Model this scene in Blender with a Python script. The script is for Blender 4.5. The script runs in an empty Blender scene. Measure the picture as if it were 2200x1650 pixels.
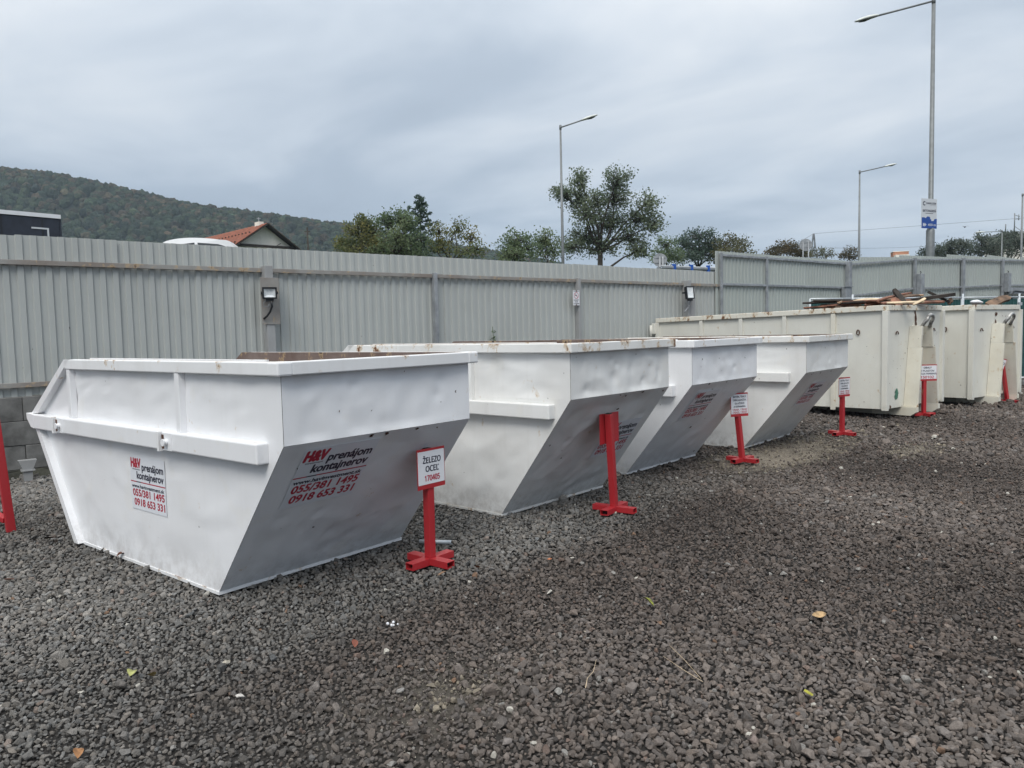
import bpy, bmesh, math, random
import numpy as np
from mathutils import Vector, Matrix, noise
random.seed(7); RNG = np.random.default_rng(7)
SC = bpy.context.scene
COL = SC.collection
R = math.radians

# ------------------------------------------------------------------ camera
F_PX, AZ, PITCH, ROLL, HC = 1639.7, 0.697617, 0.069559, -0.02375, 1.75      # focal length in px of a 2200 px wide picture
FW = Vector((math.cos(AZ)*math.cos(PITCH), math.sin(AZ)*math.cos(PITCH), -math.sin(PITCH)))
_rt = Vector((math.sin(AZ), -math.cos(AZ), 0)); _up = _rt.cross(FW)
RT = math.cos(ROLL)*_rt + math.sin(ROLL)*_up
UP = -math.sin(ROLL)*_rt + math.cos(ROLL)*_up
CAM = Vector((0, 0, HC))
cam = bpy.data.cameras.new('camera')
cam.sensor_fit = 'HORIZONTAL'; cam.sensor_width = 36; cam.lens = 36*F_PX/2200
cam.clip_start = 0.05; cam.clip_end = 6000
camo = bpy.data.objects.new('camera', cam); COL.objects.link(camo)
camo.matrix_world = Matrix((( RT.x, UP.x, -FW.x, CAM.x), (RT.y, UP.y, -FW.y, CAM.y), (RT.z, UP.z, -FW.z, CAM.z), (0, 0, 0, 1)))
SC.camera = camo

def ray(px, py): return FW + (px-1100)/F_PX*RT - (py-825)/F_PX*UP
def at(px, py, d): return CAM + d*ray(px, py)                 # a point of the place at depth d metres
def on_ground(px, py, z=0.0):
    d = ray(px, py); return CAM + d*((z-HC)/d.z)
def on_plane(px, py, P, n):
    d = ray(px, py); return CAM + d*((Vector(P)-CAM).dot(n)/d.dot(n))

# ------------------------------------------------------------------ light, sky, exposure
SUN_DIR = Vector((-0.74, -0.42, 0.95)).normalized()           # towards the bright part of the overcast
sun = bpy.data.lights.new('sun', 'SUN'); sun.energy = 1.5; sun.angle = R(25); sun.color = (1, .96, .90)
suno = bpy.data.objects.new('sun', sun); COL.objects.link(suno)
suno.rotation_mode = 'QUATERNION'; suno.rotation_quaternion = SUN_DIR.to_track_quat('Z', 'Y')
SC.view_settings.view_transform = 'Standard'; SC.view_settings.look = 'None'
SC.view_settings.gamma = 1; SC.view_settings.use_curve_mapping = False
SC.view_settings.exposure = 0.31
SC.cycles.use_denoising = True
SC.cycles.max_bounces = 6; SC.cycles.volume_bounces = 1; SC.cycles.diffuse_bounces = 3; SC.cycles.transparent_max_bounces = 4
SC.cycles.caustics_reflective = False; SC.cycles.caustics_refractive = False

class NT:                                                      # small helper to wire shader nodes
    def __init__(s, tree): s.t = tree; s.n = tree.nodes; s.l = tree.links; s.n.clear()
    def add(s, typ, **kw):
        nd = s.n.new(typ)
        for k, v in kw.items():
            if k.startswith('i_'):
                key = k[2:]; key = int(key) if key.isdigit() else key.replace('_', ' ')
                if hasattr(v, 'is_output') or isinstance(v, bpy.types.NodeSocket): s.l.new(v, nd.inputs[key])
                else: nd.inputs[key].default_value = v
            else: setattr(nd, k, v)
        return nd
    def math(s, op, a, b=0.0, clamp=False):
        nd = s.n.new('ShaderNodeMath'); nd.operation = op; nd.use_clamp = clamp
        for i, v in enumerate((a, b)):
            if isinstance(v, bpy.types.NodeSocket): s.l.new(v, nd.inputs[i])
            else: nd.inputs[i].default_value = v
        return nd.outputs[0]
    def mix(s, fac, a, b, mode='MIX'):
        nd = s.n.new('ShaderNodeMix'); nd.data_type = 'RGBA'; nd.blend_type = mode
        for key, v in ((0, fac), (6, a), (7, b)):
            if isinstance(v, bpy.types.NodeSocket): s.l.new(v, nd.inputs[key])
            elif key == 0: nd.inputs[0].default_value = v
            else: nd.inputs[key].default_value = (*v, 1) if len(v) == 3 else v
        return nd.outputs[2]
    def ramp(s, fac, *stops):
        nd = s.n.new('ShaderNodeValToRGB'); s.l.new(fac, nd.inputs[0]); e = nd.color_ramp.elements
        while len(e) < len(stops): e.new(0.5)
        for el, (p, c) in zip(e, stops):
            el.position = p; el.color = (*c, 1) if hasattr(c, '__len__') else (c, c, c, 1)
        return nd.outputs[0]
    def noise(s, vec, scale, detail=4, rough=.55, out=0, dist=0.0):
        nd = s.add('ShaderNodeTexNoise'); nd.inputs['Scale'].default_value = scale; nd.inputs['Detail'].default_value = detail
        nd.inputs['Roughness'].default_value = rough; nd.inputs['Distortion'].default_value = dist
        if vec is not None: s.l.new(vec, nd.inputs['Vector'])
        return nd.outputs[out]
    def mapping(s, vec, scale=(1, 1, 1), rot=(0, 0, 0), loc=(0, 0, 0)):
        nd = s.add('ShaderNodeMapping'); s.l.new(vec, nd.inputs[0])
        nd.inputs['Scale'].default_value = scale; nd.inputs['Rotation'].default_value = rot; nd.inputs['Location'].default_value = loc
        return nd.outputs[0]

world = bpy.data.worlds.new('World'); SC.world = world; world.use_nodes = True
w = NT(world.node_tree)
skyt = w.add('ShaderNodeTexSky', sky_type='NISHITA', sun_disc=False)
skyt.sun_elevation = math.asin(SUN_DIR.z); skyt.sun_rotation = math.atan2(SUN_DIR.x, SUN_DIR.y)
bg1 = w.add('ShaderNodeBackground'); w.l.new(skyt.outputs[0], bg1.inputs[0]); bg1.inputs[1].default_value = 0.07
gen = w.add('ShaderNodeTexCoord').outputs['Generated']
sep = w.add('ShaderNodeSeparateXYZ', i_0=gen)
zz = w.math('MAXIMUM', sep.outputs[2], 0.0)
den = w.math('ADD', zz, 0.16)
cv = w.add('ShaderNodeCombineXYZ', i_0=w.math('DIVIDE', sep.outputs[0], den), i_1=w.math('DIVIDE', sep.outputs[1], den))
flat = w.mapping(cv.outputs[0], (1.0, 1.0, 1), (0, 0, R(-8)))
st = w.mapping(flat, (0.62, 0.5, 1), (0, 0, R(35)), (11.92, 9.54, 3.46))
n1 = w.noise(st, 0.62, 5, .48, dist=.6)
n2 = w.noise(w.mapping(flat, (.9, .55, 1), (0, 0, R(30)), (7.3, 2.2, 4)), 1.9, 5, .52, dist=.5)
nn = w.math('ADD', w.math('MULTIPLY', n1, .74), w.math('MULTIPLY', n2, .26))
cl = w.ramp(nn, (.40, (.295, .36, .455)), (.485, (.345, .42, .525)), (.545, (.455, .53, .63)), (.63, (.61, .67, .745)))
z2 = w.math('MULTIPLY', zz, zz)                                # overcast skies brighten and whiten towards the zenith
lift = [w.math('ADD', b_, w.math('MULTIPLY', z2, k_)) for b_, k_ in ((.93, 2.7), (.91, 2.3), (.89, 1.85))]
hz = w.math('SUBTRACT', 1.0, w.math('MULTIPLY', zz, 7.0), True)
cl = w.mix(w.math('MULTIPLY', hz, .6), cl, (.44, .53, .64))
cl = w.mix(1.0, cl, w.add('ShaderNodeCombineXYZ', i_0=lift[0], i_1=lift[1], i_2=lift[2]).outputs[0], 'MULTIPLY')
bg2 = w.add('ShaderNodeBackground'); w.l.new(cl, bg2.inputs[0]); bg2.inputs[1].default_value = 1.0
ms = w.add('ShaderNodeMixShader', i_0=0.95); w.l.new(bg1.outputs[0], ms.inputs[1]); w.l.new(bg2.outputs[0], ms.inputs[2])
w.l.new(ms.outputs[0], w.add('ShaderNodeOutputWorld').inputs[0])

# ------------------------------------------------------------------ object helpers
def link(o, parent=None):
    COL.objects.link(o)
    if parent is not None: o.parent = parent
    return o
def tag(o, label=None, cat=None, group=None, kind=None):
    if label: o['label'] = label
    if cat: o['category'] = cat
    if group: o['group'] = group
    if kind: o['kind'] = kind
    return o
def thing(name, label, cat, loc=(0, 0, 0), rz=0, group=None):
    o = bpy.data.objects.new(name, None); o.empty_display_size = .1
    o.location = loc; o.rotation_euler = (0, 0, rz); link(o)
    return tag(o, label, cat, group)
def inst(name, me, parent=None, loc=(0, 0, 0), rot=(0, 0, 0), scale=(1, 1, 1)):
    o = bpy.data.objects.new(name, me); o.location = loc; o.rotation_euler = rot; o.scale = scale
    return link(o, parent)
def frame(o, x, y):                                            # matrix with local x, y axes along x, y
    x = Vector(x).normalized(); z = x.cross(Vector(y)).normalized(); y = z.cross(x)
    return Matrix(((x.x, y.x, z.x, o[0]), (x.y, y.y, z.y, o[1]), (x.z, y.z, z.z, o[2]), (0, 0, 0, 1)))

class MB:
    def __init__(s): s.v = []; s.f = []; s.m = []; s.sm = []
    def add(s, vs, fs, mi=0, smooth=False):
        b = len(s.v); s.v += [tuple(v) for v in vs]
        for f in fs: s.f.append(tuple(b+i for i in f)); s.m.append(mi); s.sm.append(smooth)
        return s
    def box(s, lo, hi, mi=0, bev=0.0, M=None):
        x0, y0, z0 = lo; x1, y1, z1 = hi
        if bev <= 0:
            vs = [(x, y, z) for z in (z0, z1) for y in (y0, y1) for x in (x0, x1)]
            fs = [(0, 2, 3, 1), (4, 5, 7, 6), (0, 1, 5, 4), (2, 6, 7, 3), (0, 4, 6, 2), (1, 3, 7, 5)]
            if M is not None: vs = [M @ Vector(v) for v in vs]
            return s.add(vs, fs, mi)
        bm = bmesh.new(); bmesh.ops.create_cube(bm, size=1)
        for v in bm.verts: v.co = Vector(((x0+x1)/2+v.co.x*(x1-x0), (y0+y1)/2+v.co.y*(y1-y0), (z0+z1)/2+v.co.z*(z1-z0)))
        bmesh.ops.bevel(bm, geom=bm.edges[:], offset=bev, segments=2, affect='EDGES', profile=.5)
        return s.frombm(bm, mi, M)
    def frombm(s, bm, mi=0, M=None, smooth=False):
        bm.verts.index_update()
        vs = [(M @ v.co if M is not None else v.co) for v in bm.verts]
        fs = [tuple(v.index for v in f.verts) for f in bm.faces]
        bm.free(); return s.add(vs, fs, mi, smooth)
    def bar(s, a, b, wx, wy, up=(0, 0, 1), mi=0, bev=0.0):     # box section from a to b
        a = Vector(a); b = Vector(b); d = (b-a); L = d.length; d.normalize(); upv = Vector(up)
        if abs(d.dot(upv)) > .98: upv = Vector((0, 1, 0))
        x = upv.cross(d).normalized(); y = d.cross(x)
        M = Matrix(((x.x, y.x, d.x, a.x), (x.y, y.y, d.y, a.y), (x.z, y.z, d.z, a.z), (0, 0, 0, 1)))
        return s.box((-wx/2, -wy/2, 0), (wx/2, wy/2, L), mi, bev, M)
    def tube(s, pts, r, n=8, mi=0, caps=True):
        pts = [Vector(p) for p in pts]; rs = r if hasattr(r, '__len__') else [r]*len(pts)
        b = len(s.v); x = None
        for i, p in enumerate(pts):
            d = (pts[min(i+1, len(pts)-1)]-pts[max(i-1, 0)]).normalized()
            if x is None:
                x = d.orthogonal().normalized()
            x = (x - d*x.dot(d)).normalized(); y = d.cross(x)
            for k in range(n):
                a = 2*math.pi*k/n; s.v.append(tuple(p+(x*math.cos(a)+y*math.sin(a))*rs[i]))
        for i in range(len(pts)-1):
            for k in range(n):
                k2 = (k+1) % n
                s.f.append((b+i*n+k, b+i*n+k2, b+(i+1)*n+k2, b+(i+1)*n+k)); s.m.append(mi); s.sm.append(True)
        if caps:
            s.f.append(tuple(b+k for k in range(n))[::-1]); s.m.append(mi); s.sm.append(False)
            e = b+(len(pts)-1)*n; s.f.append(tuple(e+k for k in range(n))); s.m.append(mi); s.sm.append(False)
        return s
    def prism(s, poly, d, mi=0):                               # poly: list of 3-D points (planar), d: extrusion vector
        poly = [Vector(p) for p in poly]; d = Vector(d); n = len(poly)
        vs = poly+[p+d for p in poly]
        fs = [tuple(range(n))[::-1], tuple(range(n, 2*n))]+[(i, (i+1) % n, n+(i+1) % n, n+i) for i in range(n)]
        return s.add(vs, fs, mi)
    def grid(s, P, nu, nv, mi=0, smooth=True):                 # P(u, v) for u, v in 0..1
        vs = [P(i/nu, j/nv) for j in range(nv+1) for i in range(nu+1)]; W = nu+1
        return s.add(vs, [(j*W+i, j*W+i+1, (j+1)*W+i+1, (j+1)*W+i) for j in range(nv) for i in range(nu)], mi, smooth)
    def mesh(s, name, mats):
        me = bpy.data.meshes.new(name); me.from_pydata(s.v, [], s.f)
        for m in (mats if isinstance(mats, (list, tuple)) else [mats]): me.materials.append(m)
        me.polygons.foreach_set('material_index', s.m); me.polygons.foreach_set('use_smooth', s.sm); me.update()
        return me
    def build(s, name, mats, parent=None, matrix=None, fix=True):
        me = s.mesh(name, mats)
        if fix:
            bm = bmesh.new(); bm.from_mesh(me); bmesh.ops.recalc_face_normals(bm, faces=bm.faces[:]); bm.to_mesh(me); bm.free()
        o = bpy.data.objects.new(name, me); link(o, parent)
        if matrix is not None: o.matrix_local = matrix
        return o

# ------------------------------------------------------------------ materials
def newmat(name):
    m = bpy.data.materials.new(name); m.use_nodes = True
    t = NT(m.node_tree); p = t.add('ShaderNodeBsdfPrincipled'); o = t.add('ShaderNodeOutputMaterial'); t.l.new(p.outputs[0], o.inputs[0])
    return m, t, p
def setp(t, p, col=None, rough=None, metal=None, spec=None):
    for key, v in (('Base Color', col), ('Roughness', rough), ('Metallic', metal), ('Specular IOR Level', spec)):
        if v is None: continue
        if isinstance(v, bpy.types.NodeSocket): t.l.new(v, p.inputs[key])
        elif key == 'Base Color': p.inputs[key].default_value = (*v, 1)
        else: p.inputs[key].default_value = v
def bump(t, p, h, strength=.3, dist=.01):
    b = t.add('ShaderNodeBump'); b.inputs['Strength'].default_value = strength; b.inputs['Distance'].default_value = dist
    t.l.new(h, b.inputs['Height']); t.l.new(b.outputs[0], p.inputs['Normal'])
def objco(t):                                                  # object coordinates, shifted per object so that copies differ
    tc = t.add('ShaderNodeTexCoord').outputs['Object']
    oi = t.add('ShaderNodeObjectInfo').outputs['Random']
    sc = t.math('MULTIPLY', oi, 37.0)
    cb = t.add('ShaderNodeCombineXYZ', i_0=sc, i_1=sc, i_2=sc)
    va = t.add('ShaderNodeVectorMath', operation='ADD'); t.l.new(tc, va.inputs[0]); t.l.new(cb.outputs[0], va.inputs[1])
    return va.outputs[0]
def paint(name, col, rust=.0, dirt=.12, chip=.0, rough=.42, rustcol=(.16, .07, .035), dirtcol=(.33, .29, .24), streak=.25, top=False, yellow=0.0, splash=0.0, vary=0.0):
    m, t, p = newmat(name); co = objco(t)
    c = t.mix(t.math('MULTIPLY', t.ramp(t.noise(co, 1.6, 5, .6), (.38, 0), (.72, 1)), dirt*1.5), col, dirtcol)
    stn = t.noise(t.mapping(co, (9, 9, .55)), 1.0, 4, .6)
    c = t.mix(t.math('MULTIPLY', t.ramp(stn, (.52, 0), (.78, 1)), streak), c, tuple(.55*a+.45*b for a, b in zip(col, dirtcol)))
    if splash:                                                   # mud thrown up on the lowest hand's breadth
        oz = t.add('ShaderNodeSeparateXYZ', i_0=t.add('ShaderNodeTexCoord').outputs['Object']).outputs[2]
        f_ = t.math('MULTIPLY', t.ramp(oz, (.02, 1), (.30, 0)), t.ramp(t.noise(co, 11, 5, .7), (.42, 0), (.62, 1)))
        c = t.mix(t.math('MULTIPLY', f_, splash), c, (.24, .21, .18))
        bl_ = t.ramp(t.noise(co, 2.6, 3, .5), (.60, 0), (.66, 1))
        c = t.mix(t.math('MULTIPLY', bl_, .10), c, (.70, .64, .50))
    if vary:
        r_ = t.add('ShaderNodeObjectInfo').outputs['Random']
        k_ = t.math('ADD', 1-vary, t.math('MULTIPLY', r_, 2*vary))
        c = t.mix(1.0, c, t.add('ShaderNodeCombineXYZ', i_0=k_, i_1=k_, i_2=k_).outputs[0], 'MULTIPLY')
    if yellow: c = t.mix(t.math('MULTIPLY', t.ramp(t.noise(co, .9, 4, .6), (.45, 0), (.65, 1)), yellow), c, (.62, .50, .27))
    if chip:
        ch = t.ramp(t.noise(co, 17, 3, .5), (.775-.05*chip, 0), (.785-.05*chip, 1))
        c = t.mix(ch, c, (.10, .085, .075))
    if rust:
        nz = t.noise(t.mapping(co, (1, 1, .8)), 7.0, 6, .68)
        fac = nz
        if top:
            g = t.add('ShaderNodeNewGeometry'); sx = t.add('ShaderNodeSeparateXYZ', i_0=g.outputs['Normal'])
            fac = t.math('ADD', nz, t.math('MULTIPLY', t.math('MAXIMUM', sx.outputs[2], 0), .07))
        th = .74-.16*rust
        c = t.mix(t.ramp(fac, (th-.07, 0), (th, .75)), c, (.50, .36, .20))
        c = t.mix(t.ramp(fac, (th, 0), (th+.03, 1)), c, rustcol)
    setp(t, p, c, rough)
    bump(t, p, t.noise(co, 55, 3, .5), .06, .004)
    return m
def simple(name, col, rough=.5, metal=0.0, var=.12, scale=6.0, bmp=0.0):
    m, t, p = newmat(name); co = objco(t)
    f = t.ramp(t.noise(co, scale, 5, .6), (.3, 1-var*1.6), (.7, 1+var*.6))
    setp(t, p, t.mix(1.0, col, f, 'MULTIPLY'), rough, metal)
    if bmp: bump(t, p, t.noise(co, scale*6, 4, .6), bmp, .006)
    return m

M = {}
M['white'] = paint('white_paint', (.80, .81, .83), rust=.05, dirt=.06, chip=.35, rough=.38, streak=.14, splash=.3)
M['white_rim'] = paint('white_rim_paint', (.80, .81, .82), rust=.42, dirt=.08, chip=.3, rough=.42, top=True)
M['white_worn'] = paint('worn_white_paint', (.77, .775, .765), rust=.10, dirt=.14, chip=.4, rough=.42, streak=.24, splash=.45)
M['white_worn_rim'] = paint('worn_white_rim_paint', (.77, .77, .75), rust=.72, dirt=.16, chip=.4, rough=.45, top=True)
M['inner'] = paint('rusty_steel_inside', (.115, .070, .055), rust=.75, dirt=.6, rough=.8, rustcol=(.05, .028, .022), dirtcol=(.26, .21, .19), streak=1.0)
M['cream'] = paint('cream_paint', (.70, .695, .635), rust=.14, dirt=.12, chip=.55, rough=.45, streak=.28, splash=.5)
M['cream_rim'] = paint('cream_rim_paint', (.72, .70, .62), rust=.85, dirt=.1, chip=.4, rough=.48, top=True)
M['cream_leg'] = paint('cream_leg_paint', (.72, .70, .61), rust=.42, dirt=.2, chip=.8, rough=.5, yellow=.14, streak=.4)
M['skid'] = paint('skid_paint', (.50, .49, .42), rust=.4, dirt=.5, chip=.5, rough=.6)
M['hook'] = simple('worn_hook_steel', (.46, .455, .44), .4, .5, .9, 9.0)
M['red'] = paint('red_paint', (.40, .022, .03), rust=.06, dirt=.12, chip=.15, rough=.38, dirtcol=(.30, .06, .05), streak=.2)
M['dark'] = simple('shade_and_cap_black', (.02, .017, .015), .9)  # near-black for shade painted into tube openings, and for post caps
M['paper'] = simple('laminated_paper', (.74, .75, .78), .25, 0, .04, 4)
M['sticker'] = simple('sticker_film', (.73, .755, .80), .3, 0, .03, 4)
M['ink'] = simple('navy_ink', (.018, .02, .045), .4, 0, .1)
M['inkred'] = simple('red_ink', (.44, .022, .05), .4, 0, .1)
M['sheet'] = paint('fence_sheet_paint', (.42, .442, .43), vary=.045, rust=.0, dirt=.12, chip=.35, rough=.5, dirtcol=(.27, .28, .265), streak=.25)
M['sheet2'] = paint('newer_fence_sheet_paint', (.385, .42, .40), vary=.04, rust=.0, dirt=.08, chip=.05, rough=.5, dirtcol=(.26, .27, .255), streak=.2)
M['rail'] = paint('weathered_rail', (.29, .285, .27), rust=.68, dirt=.7, rough=.6, rustcol=(.14, .10, .078), dirtcol=(.20, .165, .14), streak=.5)
M['galv'] = simple('galvanised_steel', (.335, .355, .375), .5, .25, .22, 5)
M['post'] = paint('grey_post', (.33, .34, .345), rust=.12, dirt=.35, rough=.6, dirtcol=(.22, .21, .20), streak=.5)
M['block'] = simple('concrete_block', (.165, .165, .16), .9, 0, .4, 3.5, .5)
M['footing'] = simple('mossy_footing', (.07, .07, .055), .95, 0, .6, 5, 1.0)
M['black'] = simple('black_plastic', (.014, .016, .02), .4)
M['lens'] = simple('lamp_lens', (.72, .76, .78), .2, 0, .1, 30)
M['net'] = simple('green_netting', (.012, .075, .072), .75, 0, .25, 8)
M['wire'] = simple('pale_wire', (.10, .20, .20), .5, .2)
M['zinc'] = simple('bright_zinc_tube', (.50, .54, .57), .4, .3, .15)
M['asphalt'] = simple('asphalt', (.05, .05, .052), .9, 0, .2, 8, .3)
M['bark'] = simple('bark', (.05, .042, .034), .9, 0, .4, 6, .6)
M['wood_pale'] = simple('fresh_split_wood', (.47, .31, .19), .75, 0, .45, 6, .3)
M['wood_red'] = simple('reddish_board', (.24, .105, .065), .75, 0, .5, 6, .3)
M['wood_brown'] = simple('brown_board', (.17, .105, .065), .8, 0, .5, 6, .3)
M['wood_dark'] = simple('dark_weathered_wood', (.045, .036, .03), .85, 0, .5, 6, .4)
M['wood_cream'] = simple('pale_board', (.62, .49, .33), .7, 0, .3, 6, .2)
M['tile'] = simple('clay_roof_tile', (.27, .085, .045), .8, 0, .35, 3, .3)
M['plaster'] = simple('cream_plaster', (.82, .79, .72), .9, 0, .12, 1)
M['timber'] = simple('dark_brown_timber', (.028, .020, .016), .7, 0, .3, 4)
M['carpaint'] = simple('white_car_paint', (.74, .75, .76), .25, 0, .02)
M['glass'] = simple('dark_car_glass', (.03, .035, .04), .08, 0, .05)
M['tyre'] = simple('tyre_rubber', (.02, .02, .02), .85)
M['curtain'] = simple('dark_navy_curtain', (.022, .028, .045), .55, 0, .25, 5, .2)
M['signwhite'] = simple('sign_white', (.58, .61, .64), .4, 0, .03)
M['signblue'] = simple('sign_blue', (.012, .065, .30), .4, 0, .05)
M['lampgrey'] = simple('street_lamp_grey', (.20, .215, .22), .5, .3, .15)
M['lamphead'] = simple('street_lamp_head', (.60, .63, .60), .5, .1, .1)
M['reflector'] = simple('blue_reflector', (.01, .09, .42), .4)
M['brick'] = simple('orange_render', (.42, .20, .12), .9, 0, .1, .5)
M['wirefar'] = simple('far_cable', (.12, .13, .14), .6)
M['greenpaint'] = simple('green_paint_splash', (.05, .19, .13), .5, 0, .3, 20)
M['rustflake'] = simple('dark_rust', (.10, .04, .022), .9, 0, .5, 25, .5)
M['plantgreen'] = simple('weed_green', (.05, .085, .03), .7, 0, .4, 20)

def leafmat(name, c1, c2, c3, scale=.6):
    m, t, p = newmat(name)
    g = t.add('ShaderNodeNewGeometry')
    n = t.noise(g.outputs['Position'], scale, 3, .6)
    ri = t.noise(g.outputs['Position'], 9.0, 2, .5)
    c = t.ramp(t.math('ADD', t.math('MULTIPLY', n, .55), t.math('MULTIPLY', ri, .45)), (.36, c1), (.5, c2), (.66, c3))
    setp(t, p, c, .6, 0, .3)
    tr = t.add('ShaderNodeBsdfTranslucent'); t.l.new(c, tr.inputs[0])
    mx = t.add('ShaderNodeMixShader', i_0=.45); t.l.new(p.outputs[0], mx.inputs[1]); t.l.new(tr.outputs[0], mx.inputs[2])
    t.l.new(mx.outputs[0], [n_ for n_ in t.n if n_.type == 'OUTPUT_MATERIAL'][0].inputs[0])
    return m
M['leaf_yellow'] = leafmat('yellowing_leaves', (.075, .11, .055), (.145, .165, .07), (.28, .24, .08))
M['leaf_green'] = leafmat('green_leaves', (.088, .13, .075), (.14, .195, .105), (.21, .245, .13))
M['leaf_dark'] = leafmat('dark_leaves', (.095, .13, .09), (.15, .19, .125), (.21, .24, .145))
M['leaf_olive'] = leafmat('olive_leaves', (.075, .085, .05), (.125, .13, .07), (.19, .165, .08))
M['leaf_rust'] = leafmat('autumn_leaves', (.06, .065, .04), (.105, .09, .05), (.17, .12, .06))
M['leaf_silver'] = leafmat('silvery_leaves', (.06, .08, .065), (.10, .125, .10), (.19, .21, .18))
M['needle'] = leafmat('dark_needles', (.05, .082, .068), (.08, .12, .095), (.12, .16, .11))

# ------------------------------------------------------------------ lettering, all set at once
TEXTS = ['H', 'H&V', 'prenájom', 'kontajnerov', 'investment', 'www.havinvestment.sk', '055/381 1495', '0918 653 331', 'ŽELEZO', 'OCEĽ', '170405',
         'BETÓN, TEHLY,', 'OBKLADAČKY,', 'DLAŽDICE', 'A KERAMIKA', '170101, 170102', '170103, 170107', 'OBALY', 'Z PLASTOV', '(FÓLIA FAREBNÁ)', '150102',
         'DREVO', '170201', 'DANUCEM', 'BETONÁREŇ', '450 m', 'NEFAJČIŤ', 'PLATÍ', 'V CELOM AREÁLI']
GLY = {}
def sans():                                                     # a plain sans serif bundled with Blender; its built-in face if that is missing
    try: return bpy.data.fonts.load(bpy.utils.system_resource('DATAFILES', path='fonts')+'/NotoSansHebrew-Regular.woff2')
    except Exception: return None
def make_texts():
    tmp = []; ft = sans()
    for s in TEXTS:
        for style in ('sans', 'round'):
            c = bpy.data.curves.new('t', 'FONT'); c.body = s; c.size = 1; c.resolution_u = 3
            if style == 'sans' and ft: c.font = ft
            c.offset = .016 if style == 'round' and s != 'H' else 0
            o = bpy.data.objects.new('t', c); COL.objects.link(o); tmp.append((s, style, o, c))
    dg = bpy.context.evaluated_depsgraph_get(); dg.update()
    for s, style, o, c in tmp:
        me = bpy.data.meshes.new_from_object(o.evaluated_get(dg))
        n = len(me.vertices); co = np.empty(n*3); me.vertices.foreach_get('co', co); co = co.reshape(-1, 3)
        GLY[s, style] = (co, [tuple(p.vertices) for p in me.polygons]); bpy.data.meshes.remove(me)
    for s, style, o, c in tmp:
        bpy.data.objects.remove(o); bpy.data.curves.remove(c)
make_texts()
def letter(mb, s, x0, x1, base, cap, z=.0015, mi=0, shear=0.0, style='sans', bold=.030):
    co, fs = GLY[s, style]; lo, hi = co[:, 0].min(), co[:, 0].max(); k = cap/GLY['H', style][0][:, 1].max()
    y = base+co[:, 1]*k
    x = x0+(co[:, 0]-lo)*(x1-x0)/(hi-lo) + shear*(y-base)
    b = bold*k
    for i, (dx, dy) in enumerate(((0, 0), (-b, 0), (b, 0), (0, b*.7), (0, -b*.7)) if bold else ((0, 0),)):   # strokes thickened by overlaid copies
        mb.add(np.stack([x+dx, y+dy, np.full(len(x), z+i*.00012)], 1), fs, mi)
def rect(mb, x0, y0, x1, y1, z=.0012, mi=0): mb.add([(x0, y0, z), (x1, y0, z), (x1, y1, z), (x0, y1, z)], [(0, 1, 2, 3)], mi)
def hire_sticker(parent, matrix, W, H, shear=0.0, name='sticker'):
    b = MB(); b.box((0, 0, 0), (W, H, .001)); st = b.build(name, M['sticker'], parent, matrix)
    d = MB(); r = MB()
    L = lambda mb, s, a, c, base, cap: letter(mb, s, a*W, c*W, base*H, cap*H, shear=shear, style='round', bold=.045 if s == 'H&V' else (.0 if s == 'investment' else .022))
    L(r, 'H&V', .03, .32, .785, .165); L(d, 'investment', .07, .30, .735, .03)
    L(d, 'prenájom', .35, .96, .745, .13); L(d, 'kontajnerov', .19, .96, .58, .13)
    rect(r, 0, .505*H, .17*W, .525*H); rect(d, .17*W, .505*H, .30*W, .525*H); rect(r, .30*W, .505*H, W, .525*H)
    L(d, 'www.havinvestment.sk', .03, .96, .405, .062)
    L(r, '055/381 1495', .05, .96, .25, .125); L(r, '0918 653 331', .08, .96, .075, .125)
    d.build('lettering', M['ink'], st); r.build('lettering', M['inkred'], st)
    return st

# ------------------------------------------------------------------ the yard: fence line and ground
FK, FZ = 1.045, -.079                                           # the fence modules are drawn at 1 and set up at this size, their feet in the gravel
F0 = Vector((3.5094, 11.2771, 0)); FYAW = -0.18023
FD = Vector((math.cos(FYAW), math.sin(FYAW), 0)); FN = Vector((-math.sin(FYAW), math.cos(FYAW), 0))
CORNER = F0+FD*20.945*FK; GYAW = -0.30
GD = Vector((math.cos(GYAW), math.sin(GYAW), 0)); GN = Vector((-math.sin(GYAW), math.cos(GYAW), 0))
SK = [(2.601, 4.830, .010, 1.653, .838, 1.091, 1.524), (5.373, 4.673, -.036, 1.634, .852, 1.149, 1.559),
      (7.778, 4.770, -.037, 1.657, .882, 1.107, 1.526), (10.358, 4.409, -.031, 1.645, .886, 1.103, 1.514)]
SKL, SKB, SKZ, SKT = 2.263, .785, 1.106, .81                    # floor length, rear overhang, rail height, setback of the sloping rear edge
RO = [(14.695, 3.618, -.21), (17.478, 2.726, -.246)]
ROL, ROW = 5.29, 2.213

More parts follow.
